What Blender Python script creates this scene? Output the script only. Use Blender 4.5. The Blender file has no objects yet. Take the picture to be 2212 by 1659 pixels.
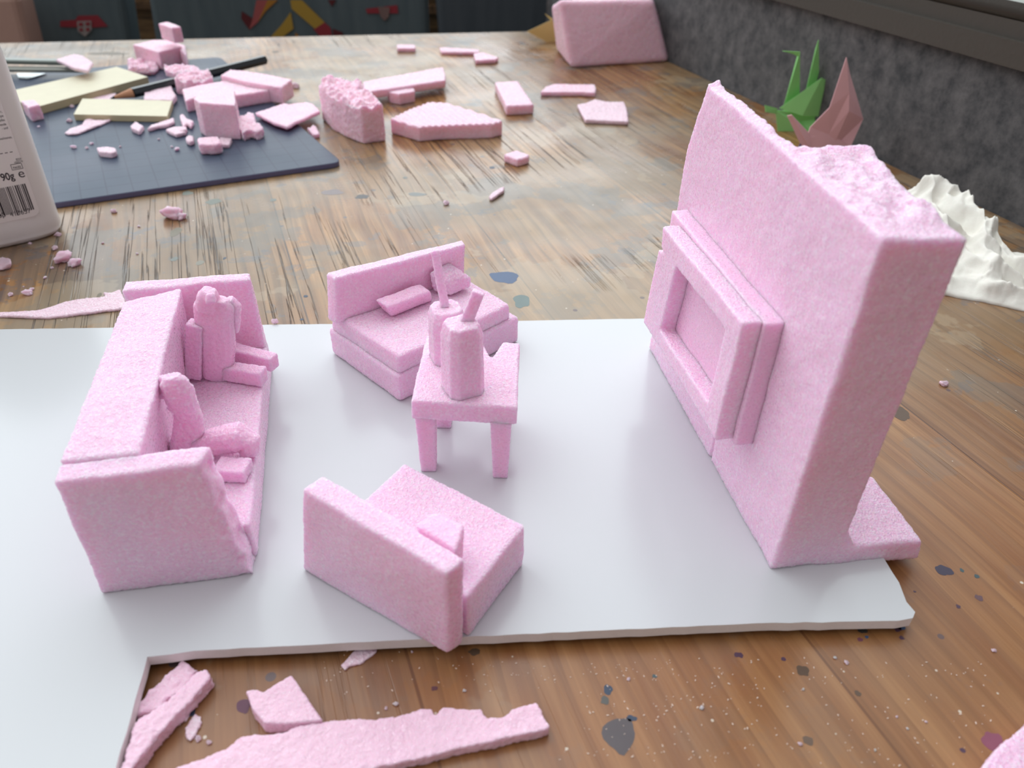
import bpy, bmesh, math, random
from mathutils import Vector, Matrix, noise
random.seed(7)
S = 0.01            # everything below is laid out in centimetres; one Blender unit is a metre
scene = bpy.context.scene
C = scene.collection

# ------------------------------------------------------------------ camera
F = 1660.0; TH = math.radians(35.6); PH = math.radians(1.5); CH = 16.0
_r0 = Vector((1, 0, 0)); _u0 = Vector((0, math.sin(TH), math.cos(TH))); FW = Vector((0, math.cos(TH), -math.sin(TH)))
RT = _r0*math.cos(PH) + _u0*math.sin(PH); UP = _u0*math.cos(PH) - _r0*math.sin(PH)
CO = Vector((0, 0, CH))
cam = bpy.data.cameras.new('camera'); camo = bpy.data.objects.new('camera', cam); C.objects.link(camo)
camo.matrix_world = Matrix.Translation(CO*S) @ Matrix((RT, UP, -FW)).transposed().to_4x4()
cam.sensor_width = 36; cam.lens = 36*F/2212; cam.clip_start = 0.005; cam.clip_end = 50
cam.dof.use_dof = True; cam.dof.focus_distance = 0.25; cam.dof.aperture_fstop = 18
scene.camera = camo

# ------------------------------------------------------------------ light: daylight from windows behind and left of the table
scene.view_settings.view_transform = 'Standard'; scene.view_settings.look = 'None'
scene.view_settings.gamma = 1; scene.view_settings.use_curve_mapping = False
scene.view_settings.exposure = -0.16
W = bpy.data.worlds.new('room_daylight'); scene.world = W; W.use_nodes = True
nt = W.node_tree; nt.nodes.clear()
def N(nt, t, **k):
    n = nt.nodes.new(t)
    for a, b in k.items():
        if a.startswith('i_'): n.inputs[int(a[2:])].default_value = b
        else: setattr(n, a, b)
    return n
def lobe(az, el, lo, hi, col, strength, prev):
    """a soft bright patch of daylight around one direction"""
    a, e = math.radians(az), math.radians(el)
    dv = (math.sin(a)*math.cos(e), math.cos(a)*math.cos(e), math.sin(e))
    tc = N(nt, 'ShaderNodeTexCoord'); d = N(nt, 'ShaderNodeVectorMath', operation='DOT_PRODUCT'); d.inputs[1].default_value = dv
    nt.links.new(tc.outputs['Generated'], d.inputs[0])
    m = N(nt, 'ShaderNodeMapRange', interpolation_type='SMOOTHSTEP'); m.inputs[1].default_value = lo; m.inputs[2].default_value = hi
    m.inputs[3].default_value = 0; m.inputs[4].default_value = strength
    nt.links.new(d.outputs['Value'], m.inputs[0])
    b = N(nt, 'ShaderNodeBackground'); b.inputs[0].default_value = (*col, 1); nt.links.new(m.outputs[0], b.inputs[1])
    ad = N(nt, 'ShaderNodeAddShader'); nt.links.new(prev, ad.inputs[0]); nt.links.new(b.outputs[0], ad.inputs[1])
    return ad.outputs[0]
amb = N(nt, 'ShaderNodeBackground'); amb.inputs[0].default_value = (0.98, 0.95, 0.97, 1); amb.inputs[1].default_value = 0.25
o = amb.outputs[0]
o = lobe(-25, 38, 0.50, 0.97, (0.88, 0.96, 1.0), 2.3, o)
o = lobe(-95, 45, 0.45, 1.0, (0.95, 0.97, 1.0), 0.75, o)
o = lobe(0, 88, 0.40, 1.0, (1.0, 0.97, 0.97), 0.45, o)
o = lobe(15, 26, 0.86, 0.99, (0.90, 0.97, 1.0), 1.3, o)
wo = N(nt, 'ShaderNodeOutputWorld'); nt.links.new(o, wo.inputs[0])

# ------------------------------------------------------------------ helpers
def ray(x, y): return FW + RT*((x-1106)/F) - UP*((y-829.5)/F)
def P(x, y, z=0.0):
    """point of the horizontal plane at height z seen at photo position x, y"""
    d = ray(x, y); return CO + d*((z-CH)/d.z)
def PL(x, y, p0, n):
    d = ray(x, y); return CO + d*((Vector(p0)-CO).dot(n)/d.dot(n))
def hz(b, py):
    """height above base point b that shows at photo row py"""
    lo, hi = b.z-3, 15.5
    for _ in range(40):
        m = (lo+hi)/2; v = Vector((b.x, b.y, m))-CO
        y = 829.5 - F*v.dot(UP)/v.dot(FW)
        if y > py: lo = m
        else: hi = m
    return lo
def V(*a): return Vector(a)

def mesh_from(name, verts, faces, mat, smooth=False):
    me = bpy.data.meshes.new(name); me.from_pydata([tuple(v) for v in verts], [], faces); me.update()
    if mat: me.materials.append(mat)
    if smooth:
        me.polygons.foreach_set('use_smooth', [True]*len(me.polygons))
    return me
def link(name, me, parent=None, origin=None):
    """verts are in cm world coordinates; origin (cm) becomes the object's own origin"""
    o = bpy.data.objects.new(name, me); C.objects.link(o)
    if parent is not None:
        base = parent['_o']; org = Vector(base)
        me.transform(Matrix.Translation(-org)); me.transform(Matrix.Scale(S, 4)); o.parent = parent
        o['_o'] = list(org)
    else:
        if origin is None:
            xs = [v.co for v in me.vertices]
            mn = Vector((min(v.x for v in xs), min(v.y for v in xs), min(v.z for v in xs)))
            mx = Vector((max(v.x for v in xs), max(v.y for v in xs), 0))
            origin = Vector(((mn.x+mx.x)/2, (mn.y+mx.y)/2, mn.z))
        origin = Vector(origin)
        me.transform(Matrix.Translation(-origin)); me.transform(Matrix.Scale(S, 4)); o.location = origin*S
        o['_o'] = list(origin)
    return o
def tag(o, label=None, cat=None, group=None, kind=None):
    if label: o['label'] = label
    if cat: o['category'] = cat
    if group: o['group'] = group
    if kind: o['kind'] = kind
    return o
def thing(name, loc, label, cat, group=None):
    o = bpy.data.objects.new(name, None); C.objects.link(o); o.location = Vector(loc)*S; o['_o'] = list(loc)
    o.empty_display_size = 0.01
    return tag(o, label, cat, group)

# ---- solids: lists of (verts, faces) in cm
def loft(bot, top):
    n = len(bot); v = list(bot)+list(top)
    f = [list(range(n))[::-1], list(range(n, 2*n))]
    for i in range(n): j = (i+1) % n; f.append([i, j, n+j, n+i])
    return v, f
def prism(poly, z0, z1): return loft([V(p[0], p[1], z0) for p in poly], [V(p[0], p[1], z1) for p in poly])
def boxf(o, ax, ay, x0, x1, y0, y1, z0, z1):
    q = [(x0, y0), (x1, y0), (x1, y1), (x0, y1)]
    return prism([(o[0]+ax[0]*a+ay[0]*b, o[1]+ax[1]*a+ay[1]*b) for a, b in q], z0, z1)
def bar(p0, p1, w, t, side=None, w1=None, t1=None):
    p0, p1 = Vector(p0), Vector(p1); d = (p1-p0).normalized()
    s = Vector(side) if side is not None else d.cross(V(0, 0, 1))
    s = (s - d*s.dot(d)).normalized(); u = s.cross(d).normalized()
    w1 = w if w1 is None else w1; t1 = t if t1 is None else t1
    r = lambda p, w, t: [p-s*w/2-u*t/2, p+s*w/2-u*t/2, p+s*w/2+u*t/2, p-s*w/2+u*t/2]
    return loft(r(p0, w, t), r(p1, w1, t1))
def limb(pts, ws, ts, side, n=12):
    """a solid of oval sections along points"""
    v = []; f = []; side = Vector(side)
    for i, p in enumerate(pts):
        a = pts[max(0, i-1)]; b = pts[min(len(pts)-1, i+1)]; d = (Vector(b)-Vector(a)).normalized()
        s = (side-d*side.dot(d)).normalized(); u = s.cross(d)
        for k in range(n):
            th = 2*math.pi*k/n; c, q = math.cos(th), math.sin(th)
            c = math.copysign(abs(c)**.7, c); q = math.copysign(abs(q)**.7, q)
            v.append(Vector(p)+s*c*ws[i]/2+u*q*ts[i]/2)
    for i in range(len(pts)-1):
        for k in range(n): j = (k+1) % n; f.append([i*n+k, i*n+j, (i+1)*n+j, (i+1)*n+k])
    f.append(list(range(n))[::-1]); f.append([(len(pts)-1)*n+k for k in range(n)])
    return v, f

def foam(name, solids, mat, parent=None, vox=None, amp=.018, big=.03, fb=.9, bev=.05, fn=None, seed=0, origin=None):
    """carved foam: closed solids fused by a voxel remesh, then roughened"""
    bm = bmesh.new()
    for v, f in solids:
        vs = [bm.verts.new(p) for p in v]
        for q in f:
            try: bm.faces.new([vs[i] for i in q])
            except ValueError: pass
    bmesh.ops.recalc_face_normals(bm, faces=bm.faces)
    me = bpy.data.meshes.new('t'); bm.to_mesh(me); bm.free()
    dim = [max(v.co[i] for v in me.vertices)-min(v.co[i] for v in me.vertices) for i in range(3)]
    if vox is None: vox = max(.028, max(dim)/85)
    o = bpy.data.objects.new('t', me); C.objects.link(o)
    if bev > 0:
        b = o.modifiers.new('b', 'BEVEL'); b.width = bev; b.segments = 2; b.limit_method = 'ANGLE'; b.angle_limit = .6
    r = o.modifiers.new('r', 'REMESH'); r.mode = 'VOXEL'; r.voxel_size = vox; r.use_smooth_shade = True
    dg = bpy.context.evaluated_depsgraph_get()
    out = bpy.data.meshes.new_from_object(o.evaluated_get(dg))
    bpy.data.objects.remove(o); bpy.data.meshes.remove(me)
    if len(out.vertices) == 0: print('EMPTY REMESH', name)
    sd = Vector((seed*3.7, seed*1.3, seed*5.1))
    nor = [v.normal.copy() for v in out.vertices]
    for v, n in zip(out.vertices, nor):
        c = v.co.copy(); q = c+sd
        if fn: c = fn(c, n)
        c += noise.noise_vector(q*3.5)*amp*.6 + n*(noise.noise(q*11)+.8*noise.noise(q*21))*amp*.6
        c += noise.noise_vector(q*fb)*big
        v.co = c
    out.name = name; out.materials.clear(); out.materials.append(mat)
    out.polygons.foreach_set('use_smooth', [True]*len(out.polygons))
    out.update()
    return link(name, out, parent, origin)

# ------------------------------------------------------------------ materials
def principled(name):
    m = bpy.data.materials.new(name); m.use_nodes = True
    return m, m.node_tree, m.node_tree.nodes['Principled BSDF']
def simple(name, col, rough=.5, spec=.5, bump=0, bscale=300, metal=0, sss=0, var=0):
    m, t, b = principled(name)
    b.inputs['Base Color'].default_value = (*col, 1); b.inputs['Roughness'].default_value = rough
    b.inputs['Specular IOR Level'].default_value = spec; b.inputs['Metallic'].default_value = metal
    tc = N(t, 'ShaderNodeTexCoord')
    if sss:
        b.inputs['Subsurface Weight'].default_value = sss; b.inputs['Subsurface Radius'].default_value = (1, .6, .7); b.inputs['Subsurface Scale'].default_value = .002
    if bump:
        n = N(t, 'ShaderNodeTexNoise'); n.inputs['Scale'].default_value = bscale; n.inputs['Detail'].default_value = 4
        t.links.new(tc.outputs['Object'], n.inputs['Vector'])
        bp = N(t, 'ShaderNodeBump'); bp.inputs['Strength'].default_value = bump; bp.inputs['Distance'].default_value = .0005
        t.links.new(n.outputs[0], bp.inputs['Height']); t.links.new(bp.outputs[0], b.inputs['Normal'])
    if var:
        n = N(t, 'ShaderNodeTexNoise'); n.inputs['Scale'].default_value = bscale*.3; n.inputs['Detail'].default_value = 5
        t.links.new(tc.outputs['Object'], n.inputs['Vector'])
        r = N(t, 'ShaderNodeMix', data_type='RGBA'); r.inputs[6].default_value = (*[c*(1-var) for c in col], 1); r.inputs[7].default_value = (*[min(1, c*(1+var)) for c in col], 1)
        t.links.new(n.outputs[0], r.inputs[0]); t.links.new(r.outputs[2], b.inputs['Base Color'])
    return m

def foam_mat(name, col, sparkle=.55, cell=2000, sss=.85, depth=.0032):
    m, t, b = principled(name); L = t.links.new
    tc = N(t, 'ShaderNodeTexCoord')
    n1 = N(t, 'ShaderNodeTexNoise'); n1.inputs['Scale'].default_value = 60; n1.inputs['Detail'].default_value = 3; L(tc.outputs['Object'], n1.inputs['Vector'])
    n2 = N(t, 'ShaderNodeTexNoise'); n2.inputs['Scale'].default_value = cell*.62; n2.inputs['Detail'].default_value = 3; L(tc.outputs['Object'], n2.inputs['Vector'])
    vo = N(t, 'ShaderNodeTexVoronoi'); vo.inputs['Scale'].default_value = cell; L(tc.outputs['Object'], vo.inputs['Vector'])
    mx = N(t, 'ShaderNodeMix', data_type='RGBA'); mx.inputs[6].default_value = (*[c*.955 for c in col], 1); mx.inputs[7].default_value = (*[min(1, c*1.045) for c in col], 1)
    L(n1.outputs[0], mx.inputs[0])
    # broken cells on the cut surface are paler
    r = N(t, 'ShaderNodeMapRange'); r.inputs[1].default_value = .47; r.inputs[2].default_value = .66; L(n2.outputs[0], r.inputs[0])
    r.inputs[4].default_value = sparkle*.95
    m2 = N(t, 'ShaderNodeMix', data_type='RGBA'); m2.inputs[7].default_value = (.97, .86, .93, 1); L(mx.outputs[2], m2.inputs[6]); L(r.outputs[0], m2.inputs[0])
    L(m2.outputs[2], b.inputs['Base Color'])
    b.inputs['Subsurface Weight'].default_value = sss
    b.inputs['Subsurface Radius'].default_value = (1.0, .55, .75); b.inputs['Subsurface Scale'].default_value = depth
    b.inputs['Specular IOR Level'].default_value = .85
    # a few cell walls flash
    sp = N(t, 'ShaderNodeSeparateColor'); L(vo.outputs['Color'], sp.inputs[0])
    rr = N(t, 'ShaderNodeMapRange'); rr.inputs[1].default_value = .80; rr.inputs[2].default_value = .84; rr.inputs[3].default_value = .62; rr.inputs[4].default_value = .16
    L(sp.outputs[0], rr.inputs[0]); L(rr.outputs[0], b.inputs['Roughness'])
    ad = N(t, 'ShaderNodeMath', operation='MULTIPLY_ADD'); ad.inputs[1].default_value = .6
    L(vo.outputs['Distance'], ad.inputs[0]); L(n2.outputs[0], ad.inputs[2])
    # faces that were sawn level are coarser than the wire-cut sides
    ge = N(t, 'ShaderNodeNewGeometry'); sg = N(t, 'ShaderNodeSeparateXYZ'); L(ge.outputs['Normal'], sg.inputs[0])
    ms = N(t, 'ShaderNodeMapRange'); ms.inputs[1].default_value = .55; ms.inputs[2].default_value = .9; ms.inputs[3].default_value = .14; ms.inputs[4].default_value = .25+.9*sparkle; L(sg.outputs[2], ms.inputs[0])
    bp = N(t, 'ShaderNodeBump'); L(ms.outputs[0], bp.inputs['Strength']); bp.inputs['Distance'].default_value = .0006
    L(ad.outputs[0], bp.inputs['Height']); L(bp.outputs[0], b.inputs['Normal'])
    return m
PINK = (.925, .59, .785)
M_foam = foam_mat('pink_foam', PINK)
M_foams = foam_mat('pink_foam_smooth_cut', (.915, .56, .76), .25)
M_foamf = foam_mat('pink_foam_scraps', (.92, .59, .71), .3, 1200)
M_soft = foam_mat('pale_smooth_foam', (.90, .60, .74), .12, 1800, .4, .0015)
M_flake = foam_mat('pale_foam_shaving', (.86, .62, .72), .5, 1400, .3, .0012)

def wood_mat(name, ang, base=((.17, .070, .022), (.27, .132, .046), (.37, .200, .078)), worn=True, rough=.27, sc=1.0):
    m, t, b = principled(name); L = t.links.new
    tc = N(t, 'ShaderNodeTexCoord')
    rot = N(t, 'ShaderNodeMapping'); rot.inputs['Rotation'].default_value = (0, 0, ang); L(tc.outputs['Object'], rot.inputs['Vector'])
    # slow drift so the grain bends
    dn = N(t, 'ShaderNodeTexNoise'); dn.inputs['Scale'].default_value = 5*sc; dn.inputs['Detail'].default_value = 2; L(rot.outputs[0], dn.inputs['Vector'])
    ds = N(t, 'ShaderNodeVectorMath', operation='MULTIPLY_ADD'); ds.inputs[1].default_value = (.022, 0, 0); L(dn.outputs['Color'], ds.inputs[0]); L(rot.outputs[0], ds.inputs[2])
    st = N(t, 'ShaderNodeMapping'); st.inputs['Scale'].default_value = (1, .07, 1); L(ds.outputs[0], st.inputs['Vector'])
    def nz(scale, det=4, src=st, rough_=.55, w=0):
        n = N(t, 'ShaderNodeTexNoise'); n.inputs['Scale'].default_value = scale*sc; n.inputs['Detail'].default_value = det; n.inputs['Roughness'].default_value = rough_
        if w:
            a = N(t, 'ShaderNodeVectorMath', operation='ADD'); a.inputs[1].default_value = (w, w*2, 0); L(src.outputs[0], a.inputs[0]); L(a.outputs[0], n.inputs['Vector'])
        else: L(src.outputs[0], n.inputs['Vector'])
        return n.outputs[0]
    def mr(s, a, c, x=0, y=1, it='SMOOTHSTEP'):
        r = N(t, 'ShaderNodeMapRange', interpolation_type=it); r.inputs[1].default_value = a; r.inputs[2].default_value = c; r.inputs[3].default_value = x; r.inputs[4].default_value = y; L(s, r.inputs[0]); return r.outputs[0]
    def mix(f, a, c, mode='MIX'):
        x = N(t, 'ShaderNodeMix', data_type='RGBA', blend_type=mode)
        for i, s in ((0, f), (6, a), (7, c)):
            if isinstance(s, (tuple, float, int)): x.inputs[i].default_value = (*s, 1) if isinstance(s, tuple) else s
            else: L(s, x.inputs[i])
        return x.outputs[2]
    g = nz(150, 6)
    cr = N(t, 'ShaderNodeValToRGB'); e = cr.color_ramp.elements
    e[0].position = .33; e[0].color = (*base[0], 1); e[1].position = .64; e[1].color = (*base[2], 1)
    k = cr.color_ramp.elements.new(.48); k.color = (*base[1], 1)
    L(g, cr.inputs[0]); col = cr.outputs[0]
    # growth rings
    wv = N(t, 'ShaderNodeTexWave', wave_type='BANDS', bands_direction='X'); wv.wave_profile = 'SAW'; wv.inputs['Scale'].default_value = 46*sc; wv.inputs['Distortion'].default_value = 5
    wv.inputs['Detail'].default_value = 3; wv.inputs['Detail Scale'].default_value = 1.4; L(st.outputs[0], wv.inputs['Vector'])
    ring = mr(wv.outputs['Fac'], .55, .98, 0, .62)
    col = mix(ring, col, tuple(c*.5 for c in base[1]), 'MIX')
    fm = N(t, 'ShaderNodeMapping'); fm.inputs['Scale'].default_value = (1, .025, 1); L(ds.outputs[0], fm.inputs['Vector'])
    fib = mr(nz(1100, 4, fm, .6), .3, .7, .80, 1.2, 'LINEAR')
    fv = N(t, 'ShaderNodeVectorMath', operation='SCALE'); L(col, fv.inputs[0]); L(fib, fv.inputs['Scale']); col = fv.outputs[0]
    # whole boards differ a little, with fine joints between them
    sx = N(t, 'ShaderNodeSeparateXYZ'); L(rot.outputs[0], sx.inputs[0])
    pm = N(t, 'ShaderNodeMath', operation='DIVIDE'); pm.inputs[1].default_value = .094; L(sx.outputs[0], pm.inputs[0])
    fl = N(t, 'ShaderNodeMath', operation='FLOOR'); L(pm.outputs[0], fl.inputs[0])
    wn = N(t, 'ShaderNodeTexWhiteNoise', noise_dimensions='1D'); L(fl.outputs[0], wn.inputs['W'])
    tone = mr(wn.outputs['Value'], 0, 1, .80, 1.18, 'LINEAR')
    tv = N(t, 'ShaderNodeVectorMath', operation='SCALE'); L(col, tv.inputs[0]); L(tone, tv.inputs['Scale']); col = tv.outputs[0]
    fr = N(t, 'ShaderNodeMath', operation='FRACT'); L(pm.outputs[0], fr.inputs[0])
    jn = N(t, 'ShaderNodeMath', operation='LESS_THAN'); jn.inputs[1].default_value = .008; L(fr.outputs[0], jn.inputs[0])
    col = mix(jn.outputs[0], col, tuple(c*.35 for c in base[0]))
    hgt = None
    if worn:
        # pale yellow sapwood boards on the left, redder ones on the right
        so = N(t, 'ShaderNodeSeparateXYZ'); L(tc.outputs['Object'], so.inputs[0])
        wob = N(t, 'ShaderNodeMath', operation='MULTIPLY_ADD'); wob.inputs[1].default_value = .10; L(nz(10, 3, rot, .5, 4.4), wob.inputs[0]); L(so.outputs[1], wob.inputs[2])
        near = mr(wob.outputs[0], -.02, .13, 1, 0)      # deeper orange-brown with fewer patches and cracks towards the near side
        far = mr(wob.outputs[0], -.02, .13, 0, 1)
        sap_ = mr(sx.outputs[0], -.16, .02, 1, 0)
        sm = N(t, 'ShaderNodeMath', operation='MULTIPLY'); L(sap_, sm.inputs[0]); L(far, sm.inputs[1]); sap = sm.outputs[0]
        col = mix(sap, col, mix(.5, col, (.50, .34, .16)))
        red = mr(nz(7, 2, rot, .5, 8.3), .45, .62, 0, .5)
        col = mix(red, col, mix(.5, col, (.30, .12, .045)))
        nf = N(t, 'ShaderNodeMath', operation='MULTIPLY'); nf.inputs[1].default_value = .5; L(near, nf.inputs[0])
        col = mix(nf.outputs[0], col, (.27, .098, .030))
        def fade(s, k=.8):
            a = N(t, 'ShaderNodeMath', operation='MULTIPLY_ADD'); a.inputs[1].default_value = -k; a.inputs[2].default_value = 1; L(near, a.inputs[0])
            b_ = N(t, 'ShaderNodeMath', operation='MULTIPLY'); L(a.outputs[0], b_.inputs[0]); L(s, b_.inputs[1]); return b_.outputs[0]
        # worn greyish patches and dull stains
        wn1 = nz(9, 5, rot, .6)
        f = mr(wn1, .42, .56, 0, .48); col = mix(fade(f), col, (.255, .20, .125))
        wn2 = nz(16, 6, rot, .65, 3.1)
        f2 = mr(wn2, .55, .575, 0, .5); col = mix(fade(f2), col, (.135, .135, .120))
        wn3 = nz(38, 4, rot, .6, 7.7)
        f3 = mr(wn3, .62, .635, 0, .42); col = mix(fade(f3), col, (.095, .115, .135))
        wn4 = nz(13, 5, rot, .6, 9.9)
        f4 = mr(wn4, .56, .575, 0, .35); col = mix(fade(f4, .5), col, (.40, .31, .20))
        # splinter cracks along the grain
        cm = N(t, 'ShaderNodeMapping'); cm.inputs['Scale'].default_value = (1, .016, 1); L(rot.outputs[0], cm.inputs['Vector'])
        cn = nz(120, 4, cm, .6, 1.7)
        ab = N(t, 'ShaderNodeMath', operation='SUBTRACT'); ab.inputs[1].default_value = .5; L(cn, ab.inputs[0])
        ab2 = N(t, 'ShaderNodeMath', operation='ABSOLUTE'); L(ab.outputs[0], ab2.inputs[0])
        line = mr(ab2.outputs[0], .0, .010, 1, 0)
        msk = fade(mr(nz(9, 3, rot, .5, 5.2), .47, .60, 0, .75), .9)
        mk = N(t, 'ShaderNodeMath', operation='MULTIPLY_ADD'); mk.inputs[1].default_value = -.7; mk.inputs[2].default_value = 1; L(sap_, mk.inputs[0])
        mk2 = N(t, 'ShaderNodeMath', operation='MULTIPLY'); L(mk.outputs[0], mk2.inputs[0]); L(msk, mk2.inputs[1]); msk = mk2.outputs[0]
        cf = N(t, 'ShaderNodeMath', operation='MULTIPLY'); L(line, cf.inputs[0]); L(msk, cf.inputs[1])
        col = mix(cf.outputs[0], col, (.055, .04, .03))
        # tiny spatter of old paint
        vo = N(t, 'ShaderNodeTexVoronoi'); vo.inputs['Scale'].default_value = 95; L(rot.outputs[0], vo.inputs['Vector'])
        sv = N(t, 'ShaderNodeSeparateColor'); L(vo.outputs['Color'], sv.inputs[0])
        th = mr(sv.outputs[0], .74, 1.0, 0.0, .15, 'LINEAR')
        dd = N(t, 'ShaderNodeMath', operation='LESS_THAN'); L(vo.outputs['Distance'], dd.inputs[0]); L(th, dd.inputs[1])
        hs = N(t, 'ShaderNodeMix', data_type='RGBA'); hs.inputs[6].default_value = (.07, .03, .05, 1); hs.inputs[7].default_value = (.06, .10, .13, 1); L(sv.outputs[1], hs.inputs[0])
        dm = N(t, 'ShaderNodeMath', operation='MULTIPLY'); dm.inputs[1].default_value = .7; L(dd.outputs[0], dm.inputs[0])
        col = mix(dm.outputs[0], col, hs.outputs[2])
        vo2 = N(t, 'ShaderNodeTexVoronoi'); vo2.inputs['Scale'].default_value = 330; L(rot.outputs[0], vo2.inputs['Vector'])
        sv2 = N(t, 'ShaderNodeSeparateColor'); L(vo2.outputs['Color'], sv2.inputs[0])
        th2 = mr(sv2.outputs[0], .90, 1.0, 0.0, .16, 'LINEAR')
        d2 = N(t, 'ShaderNodeMath', operation='LESS_THAN'); L(vo2.outputs['Distance'], d2.inputs[0]); L(th2, d2.inputs[1])
        col = mix(d2.outputs[0], col, (.6, .52, .42))
        hgt = cf.outputs[0]
    L(col, b.inputs['Base Color'])
    rg = mr(nz(20, 4, rot, .6, 2.2), .35, .65, rough-.06, rough+.13, 'LINEAR'); L(rg, b.inputs['Roughness'])
    b.inputs['Specular IOR Level'].default_value = .55 if worn else .4
    bp = N(t, 'ShaderNodeBump'); bp.inputs['Strength'].default_value = .35; bp.inputs['Distance'].default_value = .0006; L(g, bp.inputs['Height'])
    if hgt is not None:
        bp2 = N(t, 'ShaderNodeBump', invert=True); bp2.inputs['Strength'].default_value = .8; bp2.inputs['Distance'].default_value = .0008; L(hgt, bp2.inputs['Height']); L(bp.outputs[0], bp2.inputs['Normal']); L(bp2.outputs[0], b.inputs['Normal'])
    else: L(bp.outputs[0], b.inputs['Normal'])
    return m

W0 = P(1440, 130); W1 = P(2212, 490); dW = (W1-W0).normalized(); nW = V(dW.y, -dW.x, 0)
if nW.x < 0: nW = -nW            # nW points away from the table, through the wall
GA = math.atan2(dW.x, -dW.y)     # grain runs along the wall
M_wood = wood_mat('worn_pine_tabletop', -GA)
M_darkwood = wood_mat('dark_wood', 0, ((.05, .025, .012), (.10, .055, .025), (.15, .085, .04)), False, .45)
M_board = simple('white_card', (.58, .605, .62), .2, .5)
M_cardedge = simple('card_edge', (.86, .82, .80), .7, .3, .3, 2500, 0, 0, .05)
M_mat = None

# ------------------------------------------------------------------ the room
def wallpt(s, z, off=0): p = W0+dW*s+nW*off; return V(p.x, p.y, z)
def slabwall(name, s0, s1, z0, z1, off0, off1, mat, num=None, n=None):
    q = [wallpt(s0, 0, off0), wallpt(s1, 0, off0), wallpt(s1, 0, off1), wallpt(s0, 0, off1)]
    v, f = prism(q, z0, z1); o = link(name, mesh_from(name, v, f, mat)); tag(o, kind='structure'); return o
def felt_mat():
    m, t, b = principled('grey_felt'); L = t.links.new
    tc = N(t, 'ShaderNodeTexCoord')
    n = N(t, 'ShaderNodeTexNoise'); n.inputs['Scale'].default_value = 95; n.inputs['Detail'].default_value = 9; n.inputs['Roughness'].default_value = .72; L(tc.outputs['Object'], n.inputs['Vector'])
    cr = N(t, 'ShaderNodeValToRGB'); e = cr.color_ramp.elements; e[0].position = .36; e[0].color = (.050, .052, .056, 1); e[1].position = .66; e[1].color = (.145, .140, .142, 1)
    L(n.outputs[0], cr.inputs[0]); L(cr.outputs[0], b.inputs['Base Color']); b.inputs['Roughness'].default_value = .95; b.inputs['Specular IOR Level'].default_value = .1
    b.inputs['Sheen Weight'].default_value = .25
    bp = N(t, 'ShaderNodeBump'); bp.inputs['Strength'].default_value = .6; bp.inputs['Distance'].default_value = .001; L(n.outputs[0], bp.inputs['Height']); L(bp.outputs[0], b.inputs['Normal'])
    return m
M_felt = felt_mat()
M_brown = simple('brown_painted_sill', (.060, .052, .042), .38, .5, .25, 400)
slabwall('wall_right', -40, 75, -60, 7.0, .0, 4, M_felt)
tr = slabwall('trim_1', -40, 75, 7.0, 8.2, -.5, 4, M_brown)
tr = slabwall('trim_2', -40, 75, 8.2, 9.0, -.1, 4, M_brown)
# rounded moulding at the top of the sill
pts = []
v = []; f = []; n = 10
for i, s in enumerate((-40, 75)):
    for k in range(n):
        a = 2*math.pi*k/n; p = wallpt(s, 9.3+.42*math.sin(a), .3+.5*math.cos(a)); v.append(p)
for k in range(n): f.append([k, (k+1) % n, n+(k+1) % n, n+k])
f += [list(range(n)), list(range(n, 2*n))]
tag(link('trim_3', mesh_from('trim_3', v, f, M_brown, True)), kind='structure')
slabwall('trim_4', -40, 75, 9.0, 9.5, .5, 40, simple('pale_window_board', (.22, .24, .20), .35))
M_floor = wood_mat('floor_boards', 0, ((.08, .04, .02), (.16, .09, .045), (.22, .13, .07)), False, .4)
v, f = prism([(-260, -150), (170, -150), (170, 260), (-260, 260)], -76, -74)
tag(link('floor', mesh_from('floor', v, f, M_floor)), kind='structure')
# timber wall low behind the seats
Y2 = 112
v, f = prism([(-200, Y2), (40, Y2+12), (40, Y2+18), (-200, Y2+6)], -74, 6)
tag(link('wall_back', mesh_from('wall_back', v, f, wood_mat('brown_timber', math.pi/2, ((.05, .028, .012), (.13, .075, .03), (.20, .12, .05)), False, .5))), kind='structure')
v, f = boxf((-200, Y2-1.2), (1, .05), (0, 1), 0, 240, 0, 1.2, -5.2, -4.2)
tag(link('trim_5', mesh_from('trim_5', v, f, M_darkwood)), kind='structure')

# ------------------------------------------------------------------ seat backs with woven motifs behind the table
def fabric_mat(name, c0, c1):
    m, t, b = principled(name); L = t.links.new
    tc = N(t, 'ShaderNodeTexCoord'); mp = N(t, 'ShaderNodeMapping'); mp.inputs['Scale'].default_value = (1, 1, .12); L(tc.outputs['Object'], mp.inputs['Vector'])
    n = N(t, 'ShaderNodeTexNoise'); n.inputs['Scale'].default_value = 90; n.inputs['Detail'].default_value = 5; L(mp.outputs[0], n.inputs['Vector'])
    x = N(t, 'ShaderNodeMix', data_type='RGBA'); x.inputs[6].default_value = (*c0, 1); x.inputs[7].default_value = (*c1, 1); L(n.outputs[0], x.inputs[0]); L(x.outputs[2], b.inputs['Base Color'])
    b.inputs['Roughness'].default_value = .9; b.inputs['Specular IOR Level'].default_value = .15
    return m
M_fab = fabric_mat('blue_grey_weave', (.07, .10, .115), (.13, .17, .185))
M_fabd = fabric_mat('dark_slate_weave', (.05, .065, .08), (.09, .11, .125))
PN0 = V(0, 98, 0); PNn = V(0.06, -1, 0).normalized()
def pp(x, y, off=0): return PL(x, y, PN0+PNn*off, PNn)
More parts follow.
